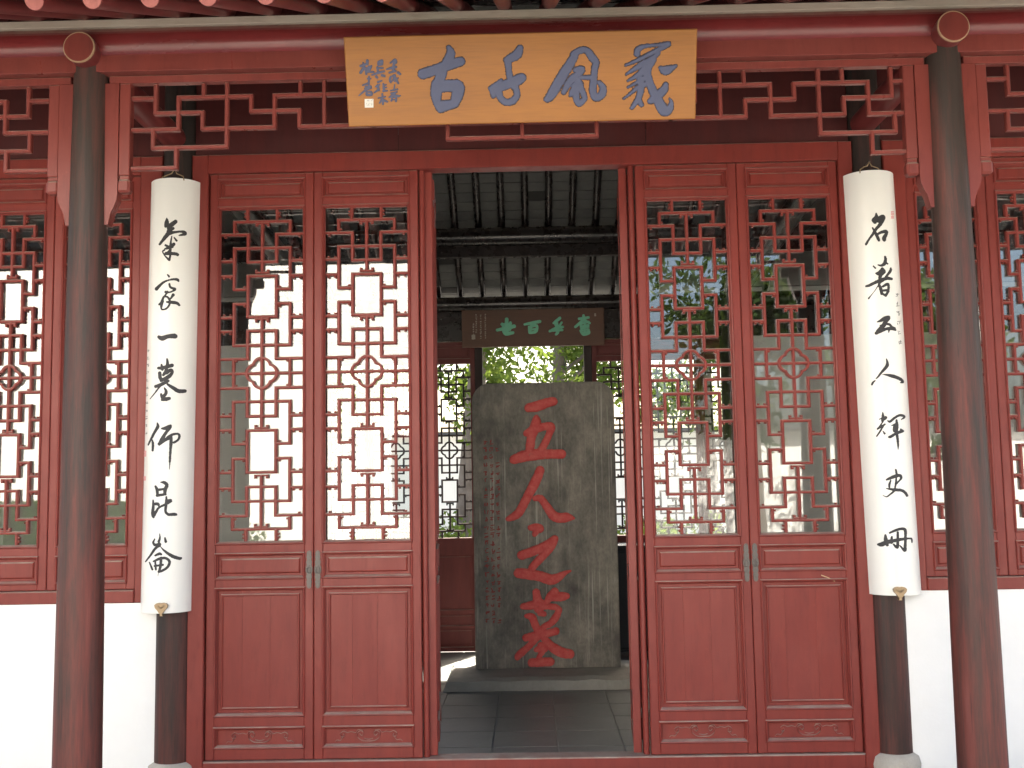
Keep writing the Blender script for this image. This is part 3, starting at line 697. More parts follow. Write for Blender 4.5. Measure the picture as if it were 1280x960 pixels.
# ------------------------------------------------------------------ hanging name plaque
pn = np.array([0, -math.cos(math.radians(19)), -math.sin(math.radians(19))])      # facing out and down
p0 = np.array([0.0, 4.545, 3.20]); pup = np.array([0, -math.sin(math.radians(19)), math.cos(math.radians(19))])
cs = [on_plane(u, v, p0, pn) for u, v in ((430, 44), (873, 38), (868, 151), (435, 156))]
def pl_co(p): return (p[0], float(np.dot(p-p0, pup)))
cc = [pl_co(p) for p in cs]
xa = (cc[0][0]+cc[3][0])/2; xb = (cc[1][0]+cc[2][0])/2; va = (cc[2][1]+cc[3][1])/2; vb = (cc[0][1]+cc[1][1])/2
def pw(x, v, d): q = p0+np.array([x, 0, 0])+pup*v+pn*d; return (q[0], q[1], q[2])
plq = MB(); c = .004; D = .032
vs = [pw(x, v, 0) for x, v in ((xa+c, va+c), (xb-c, va+c), (xb-c, vb-c), (xa+c, vb-c))]+[pw(x, v, -c) for x, v in ((xa, va), (xb, va), (xb, vb), (xa, vb))]+[pw(x, v, -D) for x, v in ((xa, va), (xb, va), (xb, vb), (xa, vb))]
plq.add(vs, [(0, 1, 2, 3), (4, 5, 1, 0), (5, 6, 2, 1), (6, 7, 3, 2), (7, 4, 0, 3), (8, 9, 5, 4), (9, 10, 6, 5), (10, 11, 7, 6), (11, 8, 4, 7), (11, 10, 9, 8)])
plaque = tag(plq.build('name_plaque', 'plaque'), 'orange varnished wooden plaque with blue calligraphy hung above the open doorway', 'plaque')
# hangers behind the plaque, up to the purlin
for x in (xa+.25, xb-.25):
    o = MB().tube([pw(x, vb-.03, -D+.002), (x, YO-.05, 3.66)], .006, 8).build('hanger', 'bronze'); o.parent = plaque
def pmap(x, y, h):
    q = on_plane(x, y, p0, pn)+pn*h; return tuple(q)
A = (430, 30, 7.382); B = (590, 30, 7.111); C = (730, 30, 7.388); S12 = (440, 65, 12)
PLAQUE = [
 crop(*A, [[(730, 460, 100), (850, 420, 95), (960, 380, 100), (1075, 345, 85)], [(965, 215, 40), (985, 280, 85), (930, 380, 80), (900, 460, 95), (870, 540, 90)],
  [(865, 560, 120), (850, 650, 100), (865, 740, 70), (890, 790, 60)], [(880, 575, 120), (970, 570, 110), (1050, 580, 120), (1045, 660, 105), (1020, 730, 85)], [(900, 760, 115), (960, 748, 95), (1020, 735, 80)]]),
 crop(*B, [[(425, 215, 60), (400, 270, 85), (340, 305, 75), (310, 320, 60)], [(318, 320, 70), (325, 400, 55), (340, 480, 60), (375, 560, 60)], [(200, 580, 100), (300, 540, 85), (400, 500, 95), (440, 480, 85)],
  [(185, 600, 60), (190, 640, 45)], [(160, 570, 30), (260, 500, 30)], [(235, 590, 70), (250, 650, 60), (300, 695, 60), (360, 685, 65), (400, 630, 55), (385, 560, 60)]]),
 crop(*B, [[(920, 270, 60), (880, 340, 80), (810, 450, 90), (740, 570, 90), (690, 650, 75), (665, 670, 55)],
  [(900, 270, 60), (960, 235, 60), (1020, 235, 60), (1070, 300, 70), (1100, 340, 65), (1090, 400, 60), (1080, 500, 65), (1075, 600, 65), (1100, 655, 65), (1150, 630, 70), (1165, 570, 60), (1130, 520, 40)],
  [(925, 410, 55), (970, 405, 70), (950, 440, 60), (900, 480, 70), (850, 540, 60), (815, 605, 45)], [(960, 475, 35), (1050, 475, 45)], [(930, 500, 60), (960, 540, 60), (900, 590, 60), (875, 635, 30)],
  [(920, 560, 80), (925, 650, 60), (950, 705, 60), (1000, 660, 50), (980, 600, 55), (960, 550, 60)]]),
 crop(*C, [[(490, 275, 60), (500, 235, 55), (560, 205, 40), (660, 195, 30), (780, 185, 50)], [(770, 195, 45), (680, 240, 45), (580, 290, 40), (480, 340, 35), (385, 380, 22)], [(690, 265, 30), (620, 330, 60), (540, 370, 60), (460, 420, 40), (390, 465, 20)],
  [(640, 330, 60), (580, 400, 80), (500, 470, 50), (405, 525, 20)], [(560, 500, 50), (490, 540, 35), (405, 585, 20)], [(560, 560, 50), (490, 590, 40), (420, 650, 25), (365, 690, 18)], [(520, 510, 70), (525, 600, 65), (500, 690, 55), (440, 775, 35)], [(500, 690, 50), (530, 745, 45)],
  [(600, 360, 80), (580, 450, 80), (620, 580, 75), (680, 700, 90), (740, 800, 100), (790, 780, 70), (805, 720, 35), (790, 690, 18)], [(755, 560, 50), (735, 610, 75), (660, 680, 80), (610, 715, 50)], [(705, 405, 35), (750, 430, 85), (800, 410, 60), (850, 385, 25)]])]
for st in PLAQUE:
    glyph([[(x, y, q+.55) for x, y, q in k] for k in st], lambda x, y, h: pmap(x, y, h*.3+.0004), plate(.001, .5), .5, .3).build('character_rim', 'rim').parent = plaque
    glyph(st, pmap, plate(.004, .8), .5, .2).build('blue_character', 'blue').parent = plaque
SIGN = [
 [[(575, 165, 25), (640, 120, 45), (650, 150, 60)], [(630, 160, 40), (620, 260, 45)], [(520, 260, 25), (590, 240, 40), (660, 225, 40)], [(560, 310, 30), (650, 285, 40)], [(690, 310, 45), (720, 330, 40)]],
 [[(580, 370, 30), (570, 420, 40), (580, 455, 30)], [(600, 365, 30), (640, 350, 40), (620, 410, 30), (600, 440, 20)], [(640, 360, 30), (660, 410, 40), (695, 470, 30)], [(690, 390, 25), (640, 440, 25)]],
 [[(640, 490, 20), (630, 560, 25)], [(580, 580, 25), (680, 560, 30)], [(580, 620, 20), (670, 600, 30)], [(560, 680, 25), (640, 620, 40)], [(600, 640, 30), (680, 660, 40), (725, 655, 20)], [(600, 680, 30), (590, 730, 30)], [(610, 680, 25), (660, 680, 30), (660, 740, 30)], [(600, 715, 20), (660, 715, 20)]],
 [[(400, 150, 40), (450, 130, 40), (450, 170, 40)], [(400, 150, 40), (400, 190, 40), (450, 180, 40)], [(390, 240, 40), (460, 240, 30)], [(380, 230, 40), (390, 290, 40)], [(300, 345, 25), (400, 310, 40), (485, 290, 30)], [(365, 370, 45), (380, 385, 35)], [(450, 350, 40), (485, 360, 40)]],
 [[(390, 450, 35), (445, 430, 25)], [(360, 520, 30), (410, 490, 30)], [(385, 500, 40), (400, 570, 40)], [(335, 610, 25), (400, 560, 40)], [(470, 480, 30), (480, 580, 40)], [(470, 510, 25), (510, 490, 25)], [(470, 545, 25), (515, 530, 25)], [(470, 585, 35), (525, 580, 30)]],
 [[(395, 690, 25), (500, 670, 25)], [(455, 630, 30), (465, 780, 35)], [(450, 700, 40), (415, 765, 25)], [(460, 720, 45), (530, 745, 30)]],
 [[(130, 210, 40), (220, 180, 40)], [(165, 160, 25), (180, 210, 35)], [(230, 130, 45), (230, 180, 40)], [(180, 230, 45), (130, 310, 45)], [(200, 240, 40), (215, 330, 35)], [(230, 240, 30), (290, 210, 30)], [(250, 220, 35), (240, 300, 35)], [(280, 230, 35), (260, 290, 35), (320, 300, 35)]],
 [[(255, 370, 30), (250, 560, 30)], [(160, 500, 25), (240, 470, 35)], [(200, 520, 25), (280, 520, 40)], [(190, 550, 25), (285, 540, 30)], [(105, 655, 20), (180, 590, 30), (250, 550, 30)], [(220, 600, 30), (225, 640, 40), (290, 640, 40), (285, 600, 35), (220, 600, 30)], [(230, 400, 25), (280, 400, 25)]]]
for st in SIGN: glyph(crop(*S12, st, 1.0), pmap, plate(.002, .5), .28, .05).build('signature_character', 'blue').parent = plaque
q = [pmap(440+x/12, 65+y/12, .0012) for x, y in ((192, 835), (322, 833), (322, 703), (190, 706))]
mb = MB(); mb.add(q, [(0, 1, 2, 3)]); mb.build('seal', 'wseal').parent = plaque
mk = [[(215+random.uniform(0, 80), 730+random.uniform(0, 80), 9), ] for _ in range(1)]
mk = [[(x, y, 8), (x+random.uniform(-25, 25), y+random.uniform(-25, 25), 8)] for x in (225, 260, 290) for y in (735, 765, 800)]
glyph(crop(*S12, mk), lambda x, y, h: pmap(x, y, h+.0014), plate(.0004, .3), .25, 0).build('seal_mark', 'gmark').parent = plaque
# ------------------------------------------------------------------ couplet boards on the inner columns
def couplet(top, bot, label, chars, side, tiny, seals, hook, clasp):
    """top/bot: left and right edge pixels; half-round board round the column"""
    YC = 5.835; R_ = .142
    e = [onY(u, v, YC-.02) for u, v in (*top, *bot)]
    zt = (e[0][2]+e[1][2])/2; zb = (e[2][2]+e[3][2])/2; ct = (e[0][0]+e[1][0])/2; cb = (e[2][0]+e[3][0])/2
    R_ = ((e[1][0]-e[0][0])+(e[3][0]-e[2][0]))/4*1.005
    cx = lambda z: cb+(ct-cb)*(z-zb)/(zt-zb)
    mb = MB(); n = 36; vs = []; fs = []; rows = 8
    th = [math.radians(-86+172*i/n) for i in range(n+1)]
    for rr_ in (R_, R_-.016):
        for j in range(rows+1):
            z = zb+(zt-zb)*j/rows
            for a in th: vs.append((cx(z)+rr_*math.sin(a), YC-rr_*math.cos(a), z))
    W = n+1; O = (rows+1)*W
    for j in range(rows):
        for i in range(n):
            a = j*W+i; fs.append((a, a+1, a+W+1, a+W)); fs.append((O+a, O+a+W, O+a+W+1, O+a+1))
    mb.add(vs, fs, True)
    ed = []
    for i in range(n): ed.append((i, i+O, i+1+O, i+1)); k = rows*W+i; ed.append((k, k+1, k+1+O, k+O))
    for j in range(rows): a = j*W; ed.append((a, a+W, a+W+O, a+O)); a = j*W+n; ed.append((a, a+O, a+W+O, a+W))
    mb.add(vs, ed)
    o = tag(mb.build('couplet_board', 'lacquer'), label, 'couplet board')
    def cmap(u, v, h):
        d = ray(u, v); z = onY(u, v, YC-R_)[2]; c0 = cx(z); r_ = R_+h
        # ray-cylinder
        ox, oy = CAM[0]-c0, CAM[1]-YC; a = d[0]**2+d[1]**2; b_ = 2*(ox*d[0]+oy*d[1]); c_ = ox*ox+oy*oy-r_*r_
        dis = b_*b_-4*a*c_
        t_ = (-b_-math.sqrt(max(0, dis)))/(2*a); return tuple(CAM+d*t_)
    for st in chars: glyph(st, cmap, plate(.0012, .5), .3, .08).build('character', 'ink').parent = o
    glyph(tiny, cmap, plate(.0006, .3), .25, 0).build('side_inscription', 'ink_faded').parent = o
    for st in seals: glyph(st, cmap, plate(.0006, .3), .3, .1).build('red_seal', 'seal').parent = o
    # wire hanger on top, bronze clasp at the foot
    hk = []
    for u, v in hook: hk.append(onY(u, v, YC-R_+.02))
    MB().tube([tuple(p) for p in hk], .0035, 8).build('hanger', 'brass').parent = o
    u, v = clasp; p = onY(u, v, YC-R_); c0 = p[0]
    sh = [(.0, -.036), (.012, -.030), (.020, -.016), (.033, -.002), (.036, .012), (.026, .021), (.012, .024), (0, .022)]
    poly = [(c0+x, p[2]+z) for x, z in sh]+[(c0-x, p[2]+z) for x, z in sh[-2:0:-1]]
    yf = YC-math.sqrt(R_**2-(c0-cx(zb))**2)
    cl = MB().prism(poly, yf-.014, yf+.004); cl.tube([(c0-.016, yf-.016, p[2]+.008), (c0, yf-.019, p[2]-.004), (c0+.016, yf-.016, p[2]+.008)], .004, 8)
    cl.box(c0-.007, c0+.007, yf-.010, yf+.02, p[2]-.047, p[2]-.034)
    cl.build('clasp', 'brass').parent = o
    # nail that carries the wire, into the column
    top_ = hk[len(hk)//2]; MB().tube([(top_[0], top_[1]-.01, top_[2]), (top_[0], 5.78, top_[2])], .004, 8).build('nail', 'bronze').parent = o
    return o
L1 = (180, 260, 13.714); L2 = (180, 330, 13.714); L3 = (175, 400, 8.727); L4 = (170, 520, 13.714); L5 = (170, 590, 14.77); L6 = (170, 655, 13.714)
LCH = [
 crop(*L1, [[(390, 180, 25), (390, 250, 80), (375, 310, 60)], [(540, 235, 70), (480, 280, 80), (440, 320, 90), (440, 370, 90)], [(500, 350, 50), (430, 390, 70), (420, 430, 80), (340, 530, 60), (270, 620, 40)],
  [(430, 430, 80), (520, 415, 45), (620, 405, 40), (690, 415, 55), (710, 445, 50), (650, 460, 40), (600, 470, 20)], [(520, 510, 25), (560, 560, 35)], [(475, 490, 25), (460, 590, 35), (450, 700, 50), (450, 800, 40), (435, 890, 40)],
  [(510, 620, 60), (450, 670, 50), (370, 640, 40)], [(350, 720, 30), (320, 750, 25), (360, 820, 25), (430, 890, 40)], [(360, 700, 30), (400, 690, 45), (480, 660, 60)], [(380, 780, 60), (450, 780, 55), (540, 785, 55), (575, 800, 55)], [(380, 790, 40), (440, 730, 40)]]),
 crop(*L2, [[(405, 185, 30), (430, 215, 35)], [(215, 425, 65), (270, 370, 50), (340, 310, 40), (430, 275, 30), (520, 262, 40), (570, 268, 50), (590, 290, 40)], [(435, 345, 40), (450, 395, 40), (500, 420, 45), (525, 435, 55), (490, 465, 30), (430, 485, 30), (370, 480, 45)],
  [(400, 480, 50), (370, 530, 30), (330, 580, 40), (300, 660, 50), (260, 695, 35)], [(340, 560, 30), (400, 565, 35), (440, 620, 40), (440, 680, 35), (400, 750, 35), (340, 780, 30), (300, 770, 30), (300, 700, 50), (320, 640, 50)], [(500, 530, 55), (460, 590, 30)], [(390, 650, 30), (460, 655, 55), (560, 670, 55), (605, 705, 40)]]),
 crop(*L3, [[(205, 185, 35), (245, 200, 55), (300, 180, 45), (370, 175, 55), (385, 178, 50)]]),
 crop(*L3, [[(200, 525, 30), (250, 520, 40), (350, 495, 40)], [(235, 490, 25), (245, 540, 30)], [(295, 425, 20), (300, 480, 35), (280, 560, 35)], [(215, 580, 40), (220, 630, 40), (240, 650, 35)], [(270, 580, 40), (255, 600, 30)], [(290, 570, 50), (340, 545, 35), (350, 575, 35), (310, 620, 45), (230, 660, 35)],
  [(170, 725, 35), (230, 705, 40), (305, 665, 35)], [(230, 700, 30), (190, 760, 18), (110, 860, 10)], [(300, 700, 25), (360, 740, 40), (420, 775, 45), (490, 775, 40)], [(265, 740, 15), (285, 780, 35), (270, 820, 35), (235, 830, 30)], [(230, 810, 25), (240, 850, 25), (290, 860, 40), (320, 855, 35)], [(240, 870, 30), (290, 870, 30)]]),
 crop(*L4, [[(365, 120, 25), (375, 180, 60), (330, 260, 50), (260, 390, 40), (210, 495, 28)], [(270, 400, 20), (290, 470, 45), (285, 590, 40)], [(440, 215, 30), (500, 210, 60), (590, 170, 55)], [(590, 180, 55), (570, 210, 60), (510, 290, 55), (450, 390, 65), (400, 480, 55)], [(400, 480, 60), (480, 420, 60), (560, 380, 60)],
  [(540, 370, 50), (620, 320, 45), (710, 305, 40), (745, 340, 45), (720, 410, 40), (650, 455, 40)], [(600, 330, 50), (600, 450, 60), (590, 600, 45), (580, 780, 40)], [(580, 790, 22), (572, 910, 14)]]),
 crop(*L5, [[(360, 265, 40), (390, 330, 60), (395, 440, 45)], [(460, 190, 25), (520, 195, 60), (570, 240, 65), (540, 320, 70), (530, 400, 60)], [(400, 330, 50), (470, 320, 45), (530, 310, 40)], [(390, 435, 55), (450, 425, 50), (540, 410, 50)], [(315, 520, 30), (320, 620, 50), (310, 720, 60), (310, 790, 65), (325, 840, 35)],
  [(330, 590, 50), (400, 590, 60), (420, 620, 40)], [(330, 800, 60), (380, 720, 50), (420, 660, 40), (520, 610, 45), (600, 570, 45), (655, 545, 30)], [(560, 460, 35), (560, 560, 55), (545, 680, 50), (550, 740, 50), (600, 785, 50), (700, 780, 60), (740, 785, 50)], [(600, 530, 60), (640, 520, 50)]]),
 crop(*L6, [[(405, 165, 12), (410, 240, 35), (390, 300, 45)], [(320, 260, 25), (295, 320, 40), (330, 360, 50), (400, 350, 70)], [(495, 240, 30), (510, 300, 50)], [(400, 370, 50), (330, 420, 45), (260, 520, 40), (165, 645, 25)], [(420, 390, 15), (500, 470, 40), (620, 550, 60), (740, 590, 55), (770, 585, 40)],
  [(330, 540, 35), (400, 510, 50), (430, 520, 40)], [(230, 660, 25), (260, 730, 35), (280, 780, 35)], [(300, 640, 30), (420, 590, 50), (520, 590, 45), (575, 650, 50), (540, 740, 45), (450, 800, 45), (390, 820, 40)], [(330, 650, 35), (340, 780, 35)], [(430, 580, 45), (420, 720, 50), (395, 810, 40)], [(320, 720, 35), (460, 700, 40)], [(385, 840, 10), (375, 890, 6)]])]
R1 = (1060, 255, 14.77); R2 = (1065, 310, 13.714); R3 = (1070, 380, 16); R4 = (1075, 440, 18.286); R5 = (1080, 505, 14.77); R6 = (1085, 575, 16); R7 = (1085, 645, 8.727)
RCH = [
 crop(*R1, [[(520, 175, 30), (520, 250, 80), (470, 300, 70), (500, 340, 60)], [(560, 290, 110), (640, 240, 90), (640, 280, 90), (590, 380, 70), (520, 460, 55), (450, 570, 50), (390, 650, 40), (335, 740, 50)], [(455, 440, 30), (500, 520, 50), (540, 600, 60), (570, 670, 50)], [(540, 560, 40), (620, 520, 55), (700, 510, 70), (710, 550, 60), (670, 620, 80), (670, 660, 70)]]),
 crop(*R2, [[(365, 310, 25), (400, 345, 30)], [(565, 150, 35), (575, 200, 55), (555, 270, 60), (500, 300, 40), (445, 290, 20)], [(560, 240, 40), (610, 270, 30)], [(520, 350, 40), (480, 430, 90), (410, 435, 30)], [(520, 360, 60), (555, 410, 50), (490, 470, 60), (480, 540, 60)], [(240, 655, 35), (300, 640, 50), (400, 590, 55), (500, 550, 60), (600, 520, 60), (680, 530, 45)],
  [(665, 345, 30), (660, 390, 50), (610, 460, 45), (560, 530, 50), (480, 600, 30), (400, 720, 12), (330, 810, 15), (285, 865, 30)], [(460, 620, 40), (490, 690, 60), (510, 780, 55)], [(530, 660, 40), (600, 620, 50), (625, 640, 45), (620, 740, 45), (580, 810, 50)], [(520, 730, 40), (620, 720, 40)], [(520, 780, 40), (580, 820, 40)]]),
 crop(*R3, [[(425, 360, 25), (500, 330, 60), (580, 290, 90), (650, 270, 80)], [(650, 270, 80), (640, 300, 80), (580, 370, 70)], [(580, 370, 80), (540, 440, 90), (480, 430, 20)], [(540, 440, 80), (450, 530, 80), (410, 580, 70)], [(400, 585, 60), (500, 540, 70), (600, 500, 60), (700, 490, 70), (790, 520, 40)], [(580, 390, 50), (670, 410, 50), (720, 460, 50), (770, 490, 60)], [(660, 530, 40), (655, 565, 20)]]),
 crop(*R4, [[(605, 160, 25), (625, 240, 60), (620, 310, 80), (560, 390, 70), (480, 480, 55), (400, 580, 40), (365, 610, 20)], [(350, 650, 25), (300, 690, 45), (275, 740, 50)], [(515, 512, 12), (600, 520, 45), (720, 545, 80), (850, 585, 80), (950, 640, 70), (980, 690, 50), (925, 700, 25)]]),
 crop(*R5, [[(345, 155, 20), (350, 240, 60), (340, 310, 50)], [(285, 280, 20), (350, 260, 30), (400, 240, 40), (410, 260, 35), (360, 300, 30)], [(350, 320, 30), (300, 400, 30), (250, 460, 35)], [(250, 460, 35), (330, 410, 40), (385, 375, 35)], [(360, 400, 30), (300, 500, 35), (235, 595, 28)], [(350, 500, 20), (380, 545, 40)],
  [(440, 310, 25), (480, 325, 45), (560, 260, 45), (650, 210, 45), (720, 215, 50), (745, 245, 40), (690, 285, 18)], [(600, 300, 40), (610, 400, 60), (600, 500, 60), (620, 640, 50), (630, 750, 40), (630, 835, 14)], [(515, 395, 20), (570, 380, 40), (610, 360, 40)], [(560, 390, 40), (560, 470, 60), (560, 500, 50)], [(460, 610, 40), (500, 600, 55), (580, 550, 50), (680, 510, 60), (720, 500, 45)], [(560, 450, 50), (620, 430, 40)], [(680, 470, 40), (710, 500, 50)]]),
 crop(*R6, [[(555, 195, 35), (570, 260, 45), (575, 330, 50)], [(370, 395, 35), (450, 360, 60), (560, 320, 70), (640, 310, 60), (665, 360, 50), (620, 420, 35), (570, 470, 45)], [(455, 410, 30), (430, 480, 45), (425, 545, 40)], [(565, 340, 40), (560, 440, 40), (545, 540, 35), (520, 620, 45), (440, 690, 35), (370, 735, 25), (300, 705, 12)], [(370, 570, 20), (430, 580, 40), (540, 595, 60), (660, 605, 60), (740, 650, 60), (780, 710, 55)]]),
 crop(*R7, [[(110, 310, 25), (150, 310, 50), (210, 285, 50), (280, 270, 40), (360, 255, 35), (440, 245, 22), (475, 250, 22), (480, 285, 18)], [(190, 210, 25), (195, 260, 45), (210, 315, 35)], [(260, 230, 25), (255, 285, 40)], [(235, 185, 20), (290, 160, 28), (360, 140, 30), (405, 155, 35), (408, 250, 30), (405, 330, 35), (400, 375, 35), (350, 325, 15)], [(325, 180, 28), (325, 250, 32), (320, 340, 35), (280, 310, 20)]])]
def tiny_writing(pts, size, wd=.34):
    S = []
    rnd = random.Random(3)
    for x, y in pts:
        for k in range(rnd.choice((3, 4, 4, 5))):
            a, b_ = rnd.uniform(-1, 1)*size, rnd.uniform(-1.2, 1.2)*size
            if rnd.random() < .55: S.append([(x-size*.9*rnd.random()-.2, y+b_, wd), (x+size*.9*rnd.random()+.2, y+b_-size*.25, wd*.8)])
            else: S.append([(x+a, y-size*rnd.random(), wd), (x+a*.6, y+size*rnd.random(), wd*.7)])
    return S
rect = lambda x, y, w_, h_: [[(x-w_/2, y-h_/2+k*h_/4, .75), (x+w_/2, y-h_/2+k*h_/4, .75)] for k in range(5)]
lt = [(185.4-i*.25, 438+i*9.4) for i in range(0, 12)]
couplet(((190, 230), (252, 230)), ((176, 764), (241, 763)), 'white half-round couplet board with black calligraphy ending in the mountain character, beside shaded left leaf', LCH, -1,
        tiny_writing([(x, y) for x, y in lt], 1.6), [rect(181.4, 567, 1.4, 6), rect(180.8, 598, 1.4, 4)],
        [(202, 226), (203, 221.5), (209, 219), (214.5, 217), (218.5, 211), (221, 217), (229, 220.5), (230, 225.5)], (202, 759))['label'] = 'white half-round couplet board whose third character is a single horizontal stroke'
couplet(((1052, 222), (1116, 219)), ((1085, 745), (1151, 738)), 'white half-round couplet board whose fourth character is two spreading strokes', RCH, 1,
        tiny_writing([(1121.5+i*.75, 368+i*12) for i in range(6)], 2.5, .45), [rect(1115.5, 268.5, 2.6, 8)],
        [(1075, 216.5), (1075, 212), (1080, 208.5), (1084, 207.5), (1086.5, 202.5), (1089.5, 207.5), (1097, 210), (1101, 214.5)], (1124.5, 739))
# ------------------------------------------------------------------ stele, plinth
YS = 8.68
sx0 = (onY(594.5, 830, YS)[0]+onY(590, 520, YS)[0])/2; sx1 = (onY(776, 830, YS)[0]+onY(768, 520, YS)[0])/2
sz0 = .095; sz1 = onY(680, 478, YS)[2]
PZ = .095
mb = MB()
px0_, px1_ = onY(549, 850, 8.24)[0]+.03, 1.02
nx_, ny_ = 28, 10; vs = []; fs = []
def plinth_h(x, y): return PZ-.006*abs(math.sin(x*7.3+y*3))-.003*math.sin(x*23)
X_ = np.linspace(px0_, px1_, nx_); Y_ = np.linspace(8.235, 9.12, ny_)
ring_out = []
for j, y in enumerate(Y_):
    for i, x in enumerate(X_):
        e = i in (0, nx_-1) or j in (0, ny_-1)
        vs.append((x+random.uniform(-.006, .006)+(.03*(1 if i == 0 else -1) if i in (0, nx_-1) else 0), y+random.uniform(-.004, .004)+(.02*(1 if j == 0 else -1) if j in (0, ny_-1) else 0), plinth_h(x, y)-(.018 if e else 0)))
for j in range(ny_-1):
    for i in range(nx_-1): a = j*nx_+i; fs.append((a, a+1, a+nx_+1, a+nx_))
per = [i for i in range(nx_)]+[j*nx_+nx_-1 for j in range(1, ny_)]+[(ny_-1)*nx_+i for i in range(nx_-2, -1, -1)]+[j*nx_ for j in range(ny_-2, 0, -1)]
k0 = len(vs)
for p in per:
    x, y, z = vs[p]; dx = -.03 if x < px0_+.05 else (.03 if x > px1_-.05 else 0); dy = -.016 if y < 8.27 else (.016 if y > 9.08 else 0)
    vs.append((x+dx+random.uniform(-.004, .004), y+dy+random.uniform(-.003, .003), .001))
n = len(per)
for i in range(n): fs.append((per[i], k0+i, k0+(i+1) % n, per[(i+1) % n]))
mb.add(vs, fs); tag(mb.build('stele_plinth', 'plinth'), 'low rough grey stone plinth on the hall floor carrying the tall stele', 'plinth')
S1 = (600, 480, 6.4); S2 = (600, 600, 7.387); S3 = (600, 720, 7.387)
STE = [
 crop(*S1, [[(390, 190, 70), (450, 180, 85), (540, 150, 75), (585, 140, 70)], [(450, 265, 40), (450, 310, 80), (430, 370, 80), (410, 430, 70), (400, 500, 70), (390, 560, 60)], [(370, 395, 50), (440, 360, 70), (540, 335, 60)], [(540, 335, 60), (570, 345, 65), (550, 410, 55), (510, 490, 60), (480, 540, 60)], [(270, 605, 70), (340, 580, 90), (440, 565, 90), (560, 560, 75), (650, 560, 75)]]),
 crop(*S1, [[(480, 690, 70), (450, 770, 75), (415, 840, 75)]])+crop(*S2, [[(515, 0, 85), (460, 110, 85), (400, 230, 80), (350, 310, 80), (285, 350, 60), (255, 360, 40)], [(510, 170, 50), (560, 170, 65), (620, 250, 75), (680, 330, 90), (740, 350, 90), (800, 345, 85), (865, 352, 22)]]),
 crop(*S2, [[(465, 440, 50), (520, 440, 80), (550, 450, 80)], [(530, 450, 80), (505, 500, 50)], [(385, 695, 85), (470, 665, 85), (580, 620, 85), (670, 560, 70), (690, 540, 65)], [(690, 540, 65), (660, 610, 75), (560, 720, 75), (480, 810, 70)], [(355, 860, 90), (450, 870, 100), (560, 890, 95), (650, 920, 100), (720, 900, 80), (780, 860, 45), (835, 840, 20)]]),
 crop(*S3, [[(400, 280, 60), (480, 270, 80), (560, 250, 80)], [(520, 150, 70), (530, 230, 85)], [(600, 280, 30), (640, 200, 70), (690, 140, 70)], [(650, 190, 80), (740, 190, 90), (800, 185, 60)], [(430, 370, 40), (480, 380, 70), (510, 450, 70), (545, 520, 70)], [(540, 300, 90), (600, 280, 60), (700, 290, 60), (735, 310, 50)], [(735, 310, 50), (700, 380, 70), (650, 440, 60), (590, 470, 60), (545, 540, 70)],
  [(425, 570, 70), (520, 550, 85), (620, 530, 75), (700, 510, 70)], [(550, 350, 40), (590, 350, 50)], [(530, 560, 70), (460, 640, 60), (370, 720, 70), (345, 755, 50)], [(580, 560, 60), (650, 640, 80), (740, 700, 95), (830, 720, 85)], [(520, 680, 50), (590, 660, 90)], [(560, 640, 60), (570, 700, 60), (540, 750, 40)], [(480, 800, 80), (570, 795, 85), (650, 790, 80)]])]
# slab: front face a fine height field with the carved grooves in it
res = .0085; nx_ = int((sx1-sx0)/res); nz_ = int((sz1-sz0)/res)
gx = np.linspace(sx0, sx1, nx_); gz = np.linspace(sz0, sz1, nz_); GX, GZ_ = np.meshgrid(gx, gz)
DD = np.full(GX.shape, 1.0); sc_m = YS/FPX
allseg = []
for ch in STE:
    for st in ch:
        q = spl(st)
        for a, b_ in zip(q[:-1], q[1:]):
            pa = onY(a[0], a[1], YS); pb = onY(b_[0], b_[1], YS); allseg.append((pa[0], pa[2], a[2]*sc_m, pb[0], pb[2], b_[2]*sc_m))
for ax, az, ar, bx_, bz, br in allseg:
    dx, dz = bx_-ax, bz-az; L = dx*dx+dz*dz+1e-9; t_ = np.clip(((GX-ax)*dx+(GZ_-az)*dz)/L, 0, 1)
    DD = np.minimum(DD, np.hypot(GX-ax-t_*dx, GZ_-az-t_*dz)-(ar+t_*(br-ar)))
groove = lambda d: .011*math.sqrt(max(0., min(1., d/.020)))
dep = np.where(DD < 0, .011*np.sqrt(np.clip(-DD/.020, 0, 1)), 0)
wob = .003*np.sin(GX*5.1+1)*np.sin(GZ_*3.3)+.002*np.sin(GX*13+GZ_*9)
wob = wob+np.kron(rng.normal(size=(nz_//6+2, nx_//6+2)), np.ones((6, 6)))[:nz_, :nx_]*.0006
rc = .15                                                            # rounded upper corners
vs = []; keep = {}
mb = MB(); fs = []
def inside(x, z):
    for cxx, sgn in ((sx0+rc, -1), (sx1-rc, 1)):
        if (x-cxx)*sgn > 0 and z > sz1-rc and math.hypot(x-cxx, z-(sz1-rc)) > rc: return False
    return True
vid = -np.ones((nz_, nx_), int)
edge_n = .012
for j in range(nz_):
    for i in range(nx_):
        x, z = gx[i], gz[j]
        # pull points outside the rounded corner onto the arc
        for cxx, sgn in ((sx0+rc, -1), (sx1-rc, 1)):
            if (x-cxx)*sgn > 0 and z > sz1-rc:
                d = math.hypot(x-cxx, z-(sz1-rc))
                m_ = max(abs(x-cxx), z-(sz1-rc))
                k = m_/d; x = cxx+(x-cxx)*k; z = sz1-rc+(z-(sz1-rc))*k
        ee = min(i, nx_-1-i, nz_-1-j); y = YS+wob[j, i]+dep[j, i]+(.010 if ee == 0 else (.002 if ee == 1 else 0))
        vid[j, i] = len(vs); vs.append((x, y, z))
for j in range(nz_-1):
    for i in range(nx_-1): fs.append((vid[j, i], vid[j, i+1], vid[j+1, i+1], vid[j+1, i]))
